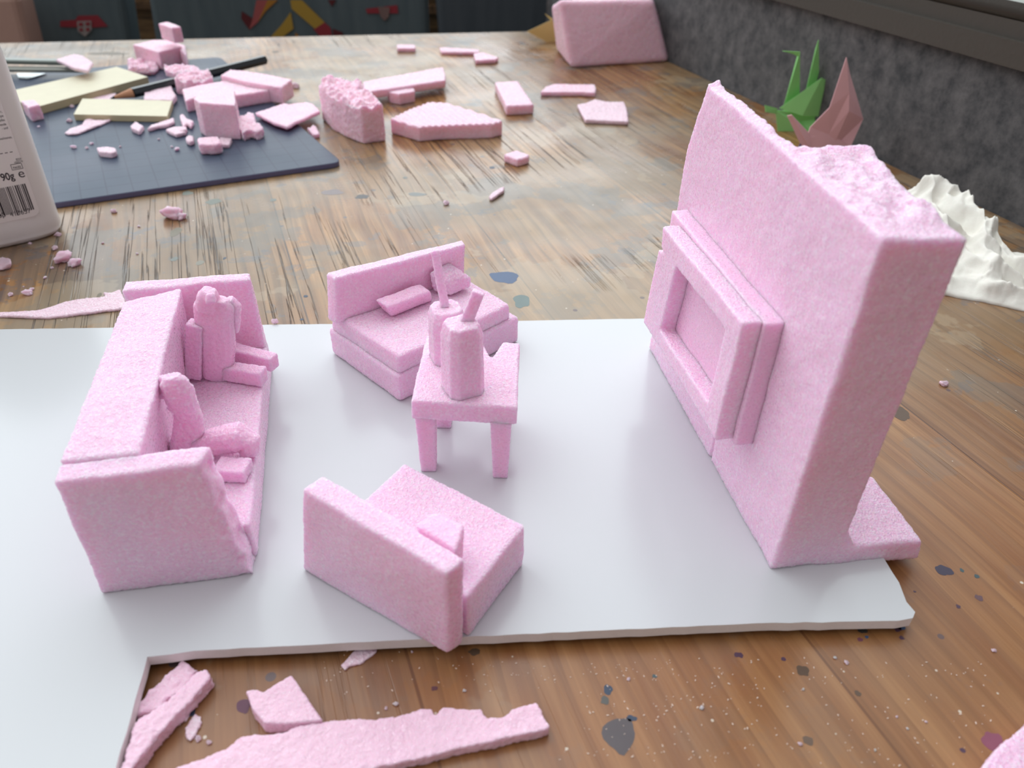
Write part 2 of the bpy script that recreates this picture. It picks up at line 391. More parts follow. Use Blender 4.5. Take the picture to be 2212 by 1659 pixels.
def seat_back(name, label, xl, xr, mat, yb=150):
    a0, a1 = pp(xl[0], 0), pp(xl[1], 90); b0, b1 = pp(xr[0], 0), pp(xr[1], 90)
    def ext(p, q, z): t_ = (z-p.z)/(q.z-p.z); return p+(q-p)*t_
    top = 3.2; bot = -45
    q = [ext(a0, a1, bot), ext(b0, b1, bot), ext(b0, b1, top), ext(a0, a1, top)]
    th = -PNn*4
    v = q+[p+th for p in q]; f = [[0, 1, 2, 3], [7, 6, 5, 4], [0, 4, 5, 1], [1, 5, 6, 2], [2, 6, 7, 3], [3, 7, 4, 0]]
    root = thing(name, ((q[0].x+q[1].x)/2, q[0].y+2, bot), label, 'chair')
    me = mesh_from('backrest', v, f, mat); o = link('backrest', me, root)
    bv = o.modifiers.new('b', 'BEVEL'); bv.width = .008; bv.segments = 3
    # a timber leg frame carrying it
    cx = (q[0].x+q[1].x)/2
    for sx in (q[0].x+3, q[1].x-3):
        v2, f2 = prism([(sx-1.5, q[0].y+1), (sx+1.5, q[0].y+1), (sx+1.5, q[0].y+4), (sx-1.5, q[0].y+4)], -74, bot+1)
        link('leg', mesh_from('leg', v2, f2, M_darkwood), root)
    return root
def motif(root, poly, col, off=.12, name='woven_motif', label=None):
    q = [pp(x, y, off) for x, y in poly]; k = [pp(x, y, -.1) for x, y in poly]
    v, f = loft(k, q); m = fabric_mat(name, tuple(c*.85 for c in col), col)
    o = link(name, mesh_from(name, v, f, m), root)
    if label: o['label'] = label
    return o
RED = (.30, .045, .06); ORG = (.42, .20, .04); YEL = (.45, .30, .06); PNK = (.40, .11, .11); WHT = (.36, .33, .33); DRD = (.12, .03, .035)
c1 = seat_back('chair', 'blue-grey woven chair back with a red and white shield motif', (38, 64), (267, 281), M_fab)
motif(c1, [(130, 45), (163, 43), (168, 34), (211, 33), (233, 57), (195, 60), (130, 58)], RED, label='red spread-wing shape')
motif(c1, [(166, 46), (197, 45), (198, 65), (184, 79), (168, 68)], WHT, .2, label='pale shield')
for bx in ((170, 49, 179, 56), (185, 48, 194, 55), (171, 61, 179, 67), (186, 60, 193, 67)):
    motif(c1, [(bx[0], bx[1]), (bx[2], bx[1]), (bx[2], bx[3]), (bx[0], bx[3])], RED, .26, label='small red field of the shield')
c2 = seat_back('chair', 'wide slate-blue woven chair back with yellow, orange and pink stripes', (319, 333), (922, 926), M_fab)
motif(c2, [(554, 0), (578, 0), (557, 48), (538, 64), (546, 40)], PNK, label='pink stripe')
motif(c2, [(578, 0), (600, 0), (574, 24), (557, 48)], ORG, label='orange stripe')
motif(c2, [(522, 24), (546, 40), (538, 64), (521, 40)], DRD, label='dark red patch')
motif(c2, [(627, 0), (652, 0), (701, 48), (680, 62), (630, 19)], YEL, label='yellow stripe')
motif(c2, [(701, 48), (714, 60), (718, 84), (696, 84), (676, 62), (680, 62)], RED, label='red stripe end')
motif(c2, [(628, 26), (634, 62), (603, 86), (578, 87), (608, 54)], YEL, label='second yellow stripe')
motif(c2, [(638, 70), (652, 84), (638, 86)], ORG, label='small orange tip')
motif(c2, [(708, 0), (726, 0), (717, 14)], DRD, label='dark red tip')
motif(c2, [(719, 62), (740, 70), (741, 82), (720, 82)], DRD, label='dark red block')
motif(c2, [(790, 19), (858, 11), (860, 29), (793, 29)], RED, label='red wing shape')
motif(c2, [(816, 14), (842, 16), (840, 36), (831, 45), (822, 36)], (.22, .15, .14), .2, label='faded pale shield')
c3 = seat_back('chair', 'plain dark slate chair back, at the table corner beside the grey felt wall', (940, 948), (1330, 1330), M_fabd)
# pale seat pad at the far left
q0 = PN0+V(0, -9, 0); pn = V(0, -1, 0)
a = [PL(-70, -14, q0, pn), PL(34, -14, q0, pn), PL(64, 100, q0, pn), PL(-70, 100, q0, pn)]
aa = [p+V(0, 3.5, 0) for p in a]
root = thing('seat_cushion', ((a[2].x+a[3].x)/2, q0.y+2, a[2].z-30), 'pale pinkish beige cushion at the far left behind the table', 'cushion')
lo = [V(a[3].x, a[3].y, a[3].z-30), V(a[2].x, a[2].y, a[2].z-30)]
v = [a[0], a[1], a[2], lo[1], lo[0]]; v, f = loft([p+V(0, 3.5, 0) for p in v], v)
o = link('cover', mesh_from('cover', v, f, simple('beige_cloth', (.50, .33, .28), .9, .1, .4, 200)), root)
bv = o.modifiers.new('b', 'BEVEL'); bv.width = .008; bv.segments = 3

# ------------------------------------------------------------------ the big table
E0 = P(60, 92); E1 = P(1190, 67); eD = (E1-E0).normalized()
def isect(p, d, q, e):
    t_ = ((q.x-p.x)*e.y-(q.y-p.y)*e.x)/(d.x*e.y-d.y*e.x); return p+d*t_
cr_ = isect(E0, eD, W0-nW*.1, dW)
poly = [cr_, E0-eD*30, E0-eD*30+dW*100, W0-nW*.1+dW*110]
root = thing('wooden_table', ((cr_.x-60)/2, 20, -74), 'large worn pine table with paint stains, under the white card and foam scraps', 'table')
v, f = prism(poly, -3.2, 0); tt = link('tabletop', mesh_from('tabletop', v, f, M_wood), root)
cxy = [sum(p.x for p in poly)/4, sum(p.y for p in poly)/4]
for p in poly:
    w = V(p.x+(cxy[0]-p.x)*.1, p.y+(cxy[1]-p.y)*.1, 0)
    v, f = prism([(w.x-3, w.y-3), (w.x+3, w.y-3), (w.x+3, w.y+3), (w.x-3, w.y+3)], -74, -3.2)
    link('leg', mesh_from('leg', v, f, M_darkwood), root)
# paint marks on the tabletop
def stain(px, py, rx, ry, col, seed, ang=0, z=.004, rough=.45):
    c = P(px, py, 0); n = 22; top = []
    sx = (P(px+rx, py)-P(px-rx, py)).length/2; sy = (P(px, py+ry)-P(px, py-ry)).length/2
    for k in range(n):
        a = 2*math.pi*k/n; r = 1+.22*noise.noise(V(math.cos(a)*1.4+seed, math.sin(a)*1.4, seed*2.3))*2
        x, y = math.cos(a)*sx*r, math.sin(a)*sy*r
        top.append(V(c.x+x*math.cos(ang)-y*math.sin(ang), c.y+x*math.sin(ang)+y*math.cos(ang), z))
    v, f = loft([V(p.x, p.y, -.01) for p in top], top)
    key = 'paint_%02d%02d%02d' % tuple(int(x*99) for x in col)
    m = bpy.data.materials.get(key) or simple(key, col, rough, .5, 0, 300, 0, 0, .25)
    return link('paint_stain', mesh_from('paint_stain', v, f, m), tt)
BLU = (.035, .075, .17); DBL = (.03, .05, .09); PUR = (.07, .03, .06); GRY = (.17, .19, .17); BRN = (.10, .06, .035); MAG = (.16, .05, .08)
STAINS = [(1092, 600, 34, 11, BLU, -.35), (1128, 650, 18, 14, (.12, .17, .16), 0), (1313, 1490, 10, 11, DBL, 0), (1306, 1513, 9, 9, (.09, .09, .08), 0), (409, 1540, 13, 10, DBL, 0),
          (528, 1524, 15, 16, (.10, .03, .06), 0), (1735, 1449, 13, 12, BRN, 0), (2040, 1232, 17, 10, (.04, .03, .06), .2), (1946, 893, 17, 14, BRN, 0), (1853, 1498, 7, 5, BRN, 0),
          (1862, 1360, 9, 8, (.05, .045, .04), 0), (1945, 1354, 9, 6, BLU, 0), (1938, 1358, 8, 7, PUR, 0), (1858, 1382, 6, 4, MAG, 0), (1872, 1376, 4, 3, BLU, 0), (1948, 1378, 5, 4, PUR, 0),
          (2070, 1310, 5, 4, PUR, 0), (2110, 1245, 5, 4, (.05, .09, .10), 0), (2078, 1232, 4, 4, (.05, .09, .10), 0), (1976, 1278, 3, 2, PUR, 0), (2115, 1292, 8, 6, (.12, .06, .07), 0),
          (1596, 1415, 9, 6, PUR, 0), (1693, 1424, 5, 4, PUR, 0), (1365, 1552, 12, 7, DBL, -.2), (1340, 1590, 34, 42, (.09, .075, .08), -.5), (1745, 1600, 12, 10, (.14, .09, .06), 0),
          (2080, 1621, 6, 5, PUR, 0), (2150, 1605, 24, 22, (.22, .06, .10), .3), (1414, 1461, 5, 4, (.05, .09, .10), 0), (938, 1487, 7, 5, (.12, .04, .05), 0), (1025, 1408, 12, 8, (.10, .055, .035), 0),
          (462, 436, 17, 6, (.16, .18, .15), 0), (405, 417, 12, 4, (.16, .18, .15), 0), (376, 560, 7, 5, GRY, 0), (432, 568, 9, 5, (.24, .23, .18), 0), (485, 558, 3, 3, DBL, 0),
          (380, 500, 11, 10, (.19, .17, .12), 0), (782, 425, 14, 5, (.09, .09, .09), 0), (590, 432, 7, 3, GRY, 0), (1063, 362, 6, 3, DBL, 0), (875, 384, 5, 2, GRY, 0), (718, 415, 22, 6, (.24, .20, .20), 0),
          (900, 420, 20, 4, (.20, .21, .20), 0), (595, 112, 8, 2, BRN, 0), (953, 193, 7, 2, BRN, 0), (660, 640, 5, 3, DBL, 0), (652, 690, 4, 2, DBL, 0), (215, 637, 5, 4, (.16, .13, .08), 0), (130, 140, 30, 3, (.12, .09, .05), 0), (235, 116, 40, 3, (.12, .09, .05), .1)]
for i, (x, y, rx, ry, c_, a_) in enumerate(STAINS): stain(x, y, rx, ry, c_, i*1.37, a_)

# ------------------------------------------------------------------ white card sheet
ZB = .5
def ragged(p, q, n, amp, seed):
    out = []
    d = (q-p); nn = V(-d.y, d.x, 0).normalized()
    for i in range(n):
        t_ = i/n; w = p+d*t_; out.append(w+nn*noise.noise(V(i*.9+seed, seed, 0))*amp*(0 if i == 0 else 1))
    return out
bp_ = [V(-30, 23.45, 0), P(500, 704, ZB), P(600, 701, ZB), P(715, 700, ZB), P(1395, 688, ZB), V(8.6, 26.5, 0), P(1925, 1232, ZB), P(1942, 1258, ZB), P(1958, 1300, ZB), P(1977, 1322, ZB), P(1972, 1335, ZB), P(1940, 1341, ZB), P(1640, 1346, ZB), P(1000, 1376, ZB), P(418, 1406, ZB), P(318, 1419, ZB), P(250, 1659, ZB), V(-7.2, 3.0, 0), V(-30, 1.5, 0)]
pts = []
for i, p in enumerate(bp_):
    q = bp_[(i+1) % len(bp_)]; p = V(p.x, p.y, 0); q = V(q.x, q.y, 0)
    L_ = (q-p).length; pts += ragged(p, q, max(1, int(L_/.35)), .03, i*2.1)
v, f = prism(pts, .2, ZB)
me = mesh_from('card_sheet', v, f, M_board); me.materials.append(M_cardedge)
for pl in me.polygons:
    if abs(pl.normal.z) < .5: pl.material_index = 1
tag(link('card_sheet', me, None, (0, 15, .2)), 'large L-shaped sheet of white card under the carved foam models', 'card')

# ------------------------------------------------------------------ sofa
sy = V(-1.95, 8.69, 0).normalized(); sx = V(sy.y, -sy.x, 0)
SO = V(-10.03, 12.28, 0)
def sb(x0, x1, y0, y1, z0, z1): return boxf(SO, sx, sy, x0, x1, y0, y1, z0, z1)
sofa = thing('foam_sofa', (*(SO+sx*1.9+sy*4.8).to_2d(), ZB), 'long carved pink foam sofa on the left of the white card', 'model sofa')
def sh(u, v_, z): p = SO+sx*u+sy*v_; return V(p.x, p.y, z)
foam('backrest', [loft([sh(.1, .6, ZB), sh(1.22, .6, ZB), sh(1.3, 8.9, ZB), sh(-.1, 8.9, ZB)], [sh(.02, .62, 4.3), sh(1.72, .6, 4.32), sh(1.66, 8.35, 4.45), sh(-.05, 8.2, 4.2)])], M_foam, sofa, vox=.07, amp=.025)
foam('seat', [sb(1.1, 3.72, .5, 9.3, ZB, 1.7)], M_foam, sofa, vox=.07, amp=.015)
def near_arm(c, n):
    # torn edge of the near armrest
    u = (c-V(SO.x, SO.y, 0)).dot(sx); w = (c-V(SO.x, SO.y, 0)).dot(sy)
    k = max(0, min(1, (u-2.9)/.7))
    if k > 0:
        c = c + sy*(k*(.18*noise.noise(c*2.3)+.12*noise.noise(c*6))) - sx*(k*.25*max(0, noise.noise(c*1.9+V(4, 0, 0))))
    return c
foam('armrest', [loft([sh(.02, -.02, ZB), sh(3.68, -.1, ZB), sh(3.68, .55, ZB), sh(.02, .62, ZB)], [sh(.02, .02, 4.2), sh(3.05, .02, 4.25), sh(3.28, .62, 4.3), sh(.02, .62, 4.25)])], M_foam, sofa, vox=.06, amp=.02, fn=near_arm)
foam('armrest', [loft([sh(-.1, 8.85, ZB), sh(3.7, 8.9, ZB), sh(3.7, 9.45, ZB), sh(-.1, 9.45, ZB)], [sh(-.15, 8.6, 4.35), sh(3.65, 8.75, 4.35), sh(3.62, 9.2, 4.35), sh(-.15, 9.25, 4.35)])], M_foam, sofa, vox=.06, amp=.02)

# seated foam figures
fig = thing('foam_figure', (*P(445, 800, 1.75).to_2d(), 1.75), 'carved foam figure sitting upright at the far end of the sofa', 'model figure')
b1 = P(470, 812, 1.72)
def F1(x, y, dy=0): return PL(x, y, b1+V(0, dy, 0), V(0, 1, 0))
foam('body', [limb([F1(470, 814), F1(472, 790), F1(472, 740), F1(464, 695), F1(462, 660), F1(460, 645)], [.9, .98, 1.05, 1.2, 1.22, .85], [.7, .75, .75, .7, .62, .5], (1, 0, 0)),
              limb([F1(450, 668, -.1), F1(449, 650, -.1), F1(450, 636, -.1), F1(451, 625, -.1)], [.62, .66, .6, .38], [.6, .62, .58, .4], (1, 0, 0)),
              bar(F1(455, 634, -.3), F1(458, 655, -.45), .2, .2, (1, 0, 0), .3, .2)], M_foams, fig, amp=.02, bev=0)
b1a = P(421, 815, 1.78)
foam('arm', [bar(PL(423, 698, b1a, V(0, 1, 0)), PL(420, 812, b1a, V(0, 1, 0)), .50, .42, (1, 0, 0))], M_foams, fig, amp=.035, bev=.04)
foam('arm', [limb([F1(492, 648, .2), F1(506, 664, .25), F1(508, 692, .3), F1(508, 715, .3)], [.3, .42, .36, .28], [.4, .42, .4, .3], (1, 0, 0))], M_foams, fig, amp=.02, bev=0)
foam('leg', [bar(P(480, 752, 2.05), P(594, 784, 2.0), .45, .5)], M_foams, fig)
foam('leg', [bar(P(455, 797, 2.0), P(572, 813, 1.98), .47, .52)], M_foams, fig)
b2 = P(400, 975, 1.75)
def F2(x, y, dy=0): return PL(x, y, b2+V(0, dy, 0), V(0, 1, 0))
fig = thing('foam_figure', b2, 'carved foam figure slumped back against the sofa near its close armrest', 'model figure')
foam('body', [limb([F2(399, 990), F2(401, 960), F2(407, 925), F2(407, 890), F2(402, 865)], [.92, .86, .78, .68, .5], [.7, .6, .5, .5, .4], (1, .2, 0)),
              limb([F2(408, 905, -.1), F2(397, 872, -.15), F2(384, 846, -.2), F2(374, 826, -.2), F2(368, 812, -.2)], [.5, .72, .80, .70, .42], [.4, .5, .5, .45, .3], (1, .15, .25)),
              limb([F2(352, 858, -.15), F2(350, 838, -.1), F2(352, 814, -.1)], [.22, .34, .2], [.25, .3, .2], (1, 0, 0)),
              bar(F2(378, 868, -.1), F2(368, 886, -.1), .28, .12, (1, 0, 0), .08, .08)], M_foam, fig, amp=.05, bev=0, vox=.032)
foam('leg', [limb([P(430, 962, 2.0), P(470, 952, 2.2), P(515, 944, 2.35), P(538, 955, 2.15), P(540, 985, 1.8)], [.7, .75, .8, .65, .4], [.6, .7, .75, .6, .5], (0, 1, 0))], M_foams, fig, amp=.03, bev=0)
foam('leg', [bar(P(470, 1012, 1.9), P(538, 1016, 1.9), .65, .4)], M_foams, fig, amp=.03)

# ------------------------------------------------------------------ back settee
bL, bF, bR = V(-6.62, 23.31, 0), V(-3.71, 20.38, 0), V(.24, 24.39, 0)
ex = (bR-bF).normalized(); ey = (bL-bF).normalized()
def bb(x0, x1, y0, y1, z0, z1): return boxf(bF, ex, ey, x0, x1, y0, y1, z0, z1)
set_ = thing('foam_settee', (*(bF+ex*2.8+ey*2).to_2d(), ZB), 'carved pink foam settee with a wide low back, behind the small foam table', 'model settee')
foam('base', [bb(0, 5.63, 0, 4.1, ZB, 1.62)], M_foam, set_, vox=.07, amp=.02, bev=.14)
foam('seat', [loft([bF+ex*x+ey*y+V(0, 0, 1.55) for x, y in ((.08, .06), (5.3, .15), (5.35, 3.95), (.05, 3.95))], [bF+ex*x+ey*y+V(0, 0, z) for x, y, z in ((.12, .02, 2.3), (5.25, .15, 2.2), (5.3, 3.9, 2.3), (.1, 3.9, 2.3))])], M_foam, set_, vox=.07, amp=.02, bev=.1)
foam('backrest', [loft([P(727, 702, 2.2), P(1003, 606, 2.2), P(1003, 606, 2.2)+V(-.35, .38, 0), P(727, 702, 2.2)+V(-.38, .36, 0)],
                       [V(*P(725, 601, 3.85)), V(*P(1006, 528, 3.85)), V(*P(1000, 518, 3.8)), V(*P(704, 588, 3.8))])], M_foam, set_, vox=.06, amp=.015, bev=.06)
q = lambda x, y, z: bF+ex*x+ey*y+V(0, 0, z)
foam('foam_cushion', [loft([P(822, 664, 2.35), P(846, 686, 2.32), P(937, 649, 2.32), P(915, 630, 2.35)], [P(808, 645, 3.0), P(838, 664, 2.88), P(933, 629, 2.88), P(908, 611, 3.0)])], M_foams, None, amp=.02, bev=.1)
tag(bpy.context.scene.collection.objects[-1], 'long bolster of pink foam lying in the middle of the settee seat', 'model cushion')
foam('foam_cushion', [loft([P(935, 630, 2.4), P(975, 640, 2.35), P(1016, 622, 2.35), P(985, 600, 2.4)], [P(926, 588, 3.25), P(969, 609, 2.9), P(1021, 596, 2.9), P(966, 563, 3.35)])], M_foam, None, amp=.04, bev=.1)
tag(bpy.context.scene.collection.objects[-1], 'squarish pink foam cushion propped at the right end of the settee back', 'model cushion')

# ------------------------------------------------------------------ small table with two bottles
tb = thing('foam_table', (-1.4, 18.4, ZB), 'small carved pink foam table with four legs, split at the back of its top', 'model table')
def toppt(x, y): return P(x, y, 3.25)
tl, tr_, fr, fl_ = toppt(887, 866), toppt(1117, 880), toppt(1122, 740), toppt(921, 722)
e_ = (fr-fl_)
n1, n2, n3 = toppt(1037, 732), toppt(1059, 774), toppt(1078, 740)
topring = [tl, tr_, fr, toppt(1085, 738), n2+V(.05, 0, 0), n1, fl_]
foam('tabletop', [loft([V(p.x, p.y, 2.6) for p in topring], topring)], M_foam, tb, vox=.05, amp=.02, bev=.04)
for (x0, y0), sw in (((-2.42, 17.25), .58), ((-.28, 17.05), .6), ((-2.15, 19.35), .5), ((-.25, 19.4), .5)):
    k = .44 if y0 < 18 else .5
    foam('leg', [loft([V(x0+a*k*.5, y0+b*k*.5, ZB) for a, b in ((-1, -1), (1, -1), (1, 1), (-1, 1))], [V(x0+a*sw*.5, y0+b*sw*.5, 2.68) for a, b in ((-1, -1), (1, -1), (1, 1), (-1, 1))])], M_foams, tb, amp=.012, big=.015, bev=.03)
def bottle(label, bx, by, w, h, ang, neck0, neck1, wn):
    root = thing('foam_bottle', (bx, by, 3.25), label, 'model bottle')
    def ring(r, z, c=.62):
        o_ = []
        for k in range(4):
            for sgn in (-1, 1):
                a = ang+math.pi/2*k; u = V(math.cos(a), math.sin(a), 0); s = V(-math.sin(a), math.cos(a), 0)
                p = V(bx, by, z)+u*r+s*r*sgn*c; o_.append(p)
        return o_
    v1, f1 = loft(ring(w/2, 3.2), ring(w/2*.96, 3.2+h*.86)); v2, f2 = loft(ring(w/2*.96, 3.2+h*.84), ring(w/2*.80, 3.2+h, .6))
    foam('body', [(v1, f1), (v2, f2)], M_foam, root, amp=.02, big=.015, bev=.03, vox=.03)
    foam('neck', [bar(neck0, neck1, wn, wn, V(1, 0, 0), wn*.95, wn*.95)], M_foams, root, amp=.015, big=.03, bev=.02, vox=.025)
    return root
pA = P(968, 770, 3.25); pB = P(1000, 838, 3.25)
bottle('taller-necked carved foam bottle standing at the back of the small table', pA.x, pA.y, 1.02, 1.75, .35, P(963, 664, 4.9), P(939, 541, 6.35), .24)
bottle('foam bottle with a short bent neck standing at the front of the small table', pB.x, pB.y, 1.05, 2.2, .5, P(1003, 708, 5.15), P(1035, 630, 6.1), .34)

# ------------------------------------------------------------------ front armchair
ac = thing('foam_armchair', (-2.3, 13.2, ZB), 'carved pink foam seat seen from behind, hanging over the near edge of the card', 'model seat')
z1 = 3.42
foam('backrest', [loft([P(654, 1232, ZB), P(966, 1414, ZB), P(1000, 1388, ZB), P(694, 1198, ZB)], [P(653, 1057, z1), P(966, 1240, z1), P(1007, 1208, z1), P(696, 1025, z1)])], M_foam, ac, vox=.05, amp=.015, bev=.06)
sz = 1.95
ca, cb, cc_ = P(1010, 1290, sz), P(1135, 1134, sz), P(872, 1000, sz)
cd = ca+(cc_-cb)
low = [V(p.x, p.y, ZB) for p in (ca, cb, cc_, cd)]
low[1] = V(*(cb.to_2d()*1.0), ZB)
foam('seat', [loft(low, [ca, cb, cc_, cd])], M_foam, ac, vox=.06, amp=.018, bev=.05)
o = foam('foam_cushion', [loft([P(920, 1195, 2.0), P(985, 1240, 2.0), P(1003, 1212, 2.0), P(945, 1170, 2.0)], [P(894, 1131, 2.75), P(985, 1190, 2.8), P(1005, 1130, 2.8), P(938, 1104, 2.75)])], M_foams, None, amp=.02, bev=.09)
tag(o, 'small pink foam cushion leaning against the back of the front seat', 'model cushion')

# ------------------------------------------------------------------ tall wall piece with a framed recess
N0 = P(1665, 1232, ZB); N2 = P(1397, 745, ZB); td = (N2-N0).normalized(); tn = V(td.y, -td.x, 0)   # tn points away from the framed face
def T(s, t_, z): p = N0+td*s+tn*t_; return V(p.x, p.y, z)
tower = thing('foam_wall', (*T(4, 1, 0).to_2d(), ZB), 'tall upright pink foam wall with a pointed far corner, at the right end of the card', 'model wall')
def torn(c, n):
    if c.z > 8.9:
        k = min(1, (c.z-8.9)/.8)
        s_ = (c-N0).dot(td); t_ = (c-N0).dot(tn)
        g = noise.noise(V(s_*1.2, t_*1.7, 3))*.13+noise.noise(V(s_*3.5, t_*5.5, 9))*.05+noise.noise(c*9)*.03-.1*max(0, noise.noise(V(s_*2.1, t_*2.1, 5)))
        m = max(0, min(1, t_/.5)) * max(0, min(1, (s_-.2)/.6))
        c = c+V(0, 0, k*m*(g+.05))
    return c
bot = [T(0, 0, ZB), T(0, 1.85, ZB), T(4.45, 2.2, ZB), T(4.45, 0, ZB)]
top_ = [T(-.12, 0.02, 9.95), T(-.12, 1.85, 9.85), T(2.3, 1.95, 9.9), T(4.45, 2.3, 10.05), T(4.45, 0, 10.15)]
bot5 = [T(0, 0, ZB), T(0, 1.85, ZB), T(2.3, 2.0, ZB), T(4.45, 2.2, ZB), T(4.45, 0, ZB)]
prof = [(4.0, ZB), (10.75, ZB), (10.6, 2.2), (10.2, 4.6), (10.1, 6.5), (10.1, 8.1), (9.6, 9.5), (9.25, 10.42), (9.05, 10.32), (7, 10.3), (4.0, 10.12)]
def thick(s, z): return .95 if z < 6 else .95-.6*(z-6)/4.4
def body_fn(c, n):
    c = torn(c, n)
    s_ = (c-N0).dot(td); t_ = (c-N0).dot(tn)
    # open glue joint low on the framed face
    if t_ < .25 and c.z < 3.4: c = c+tn*.16*math.exp(-((s_-4.42-.1*c.z*.3)/.05)**2)*min(1, (3.4-c.z))
    return c
FOOT = [loft([T(-.02, 1.2, ZB), T(-.02, 4.35, ZB-.25), T(2.5, 4.25, ZB-.2), T(2.6, 1.2, ZB)], [T(-.02, 1.2, 1.15), T(-.02, 4.15, 1.0), T(2.45, 4.1, 1.1), T(2.6, 1.2, 1.25)]),
              loft([T(0, 1.75, .9), T(0, 2.3, .9), T(2.4, 2.3, .9), T(2.4, 1.75, .9)], [T(0, 1.75, 1.8), T(0, 1.85, 1.7), T(2.4, 1.85, 1.7), T(2.4, 1.75, 1.8)])]
foam('wall_body', [loft(bot5, top_), loft([T(s, 0, z) for s, z in prof], [T(s, thick(s, z), z) for s, z in prof])]+FOOT, M_foam, tower, vox=.065, amp=.022, fn=body_fn, bev=.08)
# frame standing off the wall: four rails in front of a backing slab
def tbx(s0, s1, t0, t1, z0, z1):
    return loft([T(s0, t0, z0), T(s1, t0, z0), T(s1, t1, z0), T(s0, t1, z0)], [T(s0, t0, z1), T(s1, t0, z1), T(s1, t1, z1), T(s0, t1, z1)])
foam('backing_slab', [tbx(2.35, 9.2, -.5, .05, 2.8, 6.62)], M_foams, tower, vox=.055, amp=.012, bev=.03)
fo, fi = -1.02, -.46
def fq(pts): return loft([T(s, fo, z) for s, z in pts], [T(s, fi, z) for s, z in pts])
fr_ = [fq([(2.45, 6.62), (8.5, 6.45), (8.4, 5.75), (2.45, 6.0)]), fq([(2.5, 2.95), (9.0, 2.75), (8.9, 3.25), (3.0, 3.6)]), fq([(2.45, 6.6), (3.25, 6.6), (3.4, 3.0), (2.55, 2.9)]), fq([(7.0, 5.95), (8.6, 5.6), (9.0, 2.8), (7.6, 2.8)])]
foam('frame', fr_, M_foam, tower, vox=.05, amp=.015, bev=.04)

# ------------------------------------------------------------------ foam scraps
def put(o, label, cat='foam scrap', group=None): return tag(o, label, cat, group)
def slab(label, px, h, z0=0, mat=None, inset=0, amp=.03, name='foam_scrap', seed=1, bev=.06, cat='foam scrap', zt=None, **k):
    top = [P(x, y, z0+h if zt is None else zt[i]) for i, (x, y) in enumerate(px)]
    c = sum(top, V(0, 0, 0))/len(top)
    bot = [V(p.x+(c.x-p.x)*inset, p.y+(c.y-p.y)*inset, z0) for p in top]
    return put(foam(name, [loft(bot, top)], mat or M_foamf, None, amp=amp, seed=seed, bev=bev, **k), label, cat)
def torn_top(a, f=1.6):
    def fn(c, n):
        if n.z > .45: c = c+V(0, 0, a*(noise.noise(c*f)*1.2+noise.noise(c*f*2.7)*.6-.15))
        return c
    return fn
def ridged(c, n):
    if n.z > .5: c = c+V(0, 0, .035*math.sin((c.x*.9+c.y*.45)*15))
    return c
def blk(label, px, base, yt, z0=0, **k):
    """height read from one vertical edge: foot at base, top at row yt"""
    return slab(label, px, hz(P(base[0], base[1], z0), yt)-z0, z0, **k)
MZ = .3
# near scraps
slab('long torn strip of pink foam across the bottom of the picture', [(364, 1662), (416, 1644), (486, 1617), (527, 1587), (611, 1582), (646, 1567), (700, 1559), (750, 1552), (800, 1552), (860, 1545), (905, 1531), (932, 1529), (936, 1541), (944, 1544), (955, 1526), (985, 1530), (1042, 1534), (1046, 1546), (1058, 1552), (1090, 1549), (1103, 1534), (1160, 1515), (1172, 1545), (1190, 1571), (1172, 1578), (1120, 1590), (1061, 1602), (992, 1616), (925, 1635), (884, 1643), (818, 1660), (700, 1690), (560, 1712), (420, 1715), (340, 1700)], .32, 0, M_soft, amp=.03, vox=.045, seed=3, bev=.02)
slab('squarish pink foam offcut just above the long torn strip', [(530, 1492), (548, 1489), (558, 1491), (568, 1495), (595, 1478), (630, 1459), (698, 1555), (640, 1562), (571, 1560), (545, 1530)], .4, 0, M_soft, amp=.02, seed=4, bev=.03)
def pz_(px, z): return loft([V(P(x, y, z).x, P(x, y, z).y, 0) for x, y in px], [P(x, y, z) for x, y in px])
put(foam('foam_scrap', [pz_([(292, 1548), (296, 1520), (391, 1424), (408, 1436), (425, 1448), (392, 1488), (335, 1532)], .2),
                        pz_([(449, 1442), (456, 1460), (411, 1513), (335, 1592), (293, 1650), (234, 1724), (205, 1735), (268, 1640), (290, 1560), (335, 1530), (388, 1488), (421, 1449)], .42)], M_soft, None, amp=.05, seed=5, vox=.045, bev=.04, fn=lambda c, n: c+V(0, 0, (.12*max(0, noise.noise(c*5)) if c.z > .1 and c.z < .3 else 0))),
    'long pink foam bar with a gouged groove beside the inner cut of the card')
slab('grey-pink translucent foam shaving poking out from under the card', [(735, 1436), (742, 1432), (760, 1410), (778, 1391), (816, 1390), (813, 1407), (778, 1434), (757, 1438), (745, 1447)], .08, 0, M_flake, amp=.015, bev=0, vox=.03)
slab('ragged pale foam flake beside the gouged foam bar', [(420, 1543), (432, 1546), (435, 1560), (422, 1585), (408, 1601), (400, 1590), (398, 1574), (406, 1560)], .08, 0, M_flake, bev=0, vox=.028)
slab('splintered foam shaving touching the blue paint spot', [(381, 1562), (398, 1545), (404, 1538), (408, 1546), (398, 1560), (392, 1556), (384, 1570)], .08, 0, M_flake, bev=0, vox=.028)
slab('pink foam lump cut off by the bottom right corner of the picture', [(2112, 1668), (2150, 1620), (2185, 1590), (2225, 1548), (2300, 1560), (2330, 1700), (2150, 1740)], .5, 0, M_foam, seed=6)
slab('thin curled pale foam ribbon on the wood left of the sofa', [(-6, 673), (40, 672), (84, 668), (113, 660), (140, 650), (176, 644), (226, 640), (222, 629), (240, 632), (260, 625), (272, 653), (272, 664), (200, 674), (102, 685), (-6, 682)], .12, 0, M_flake, amp=.02, bev=0, vox=.06)
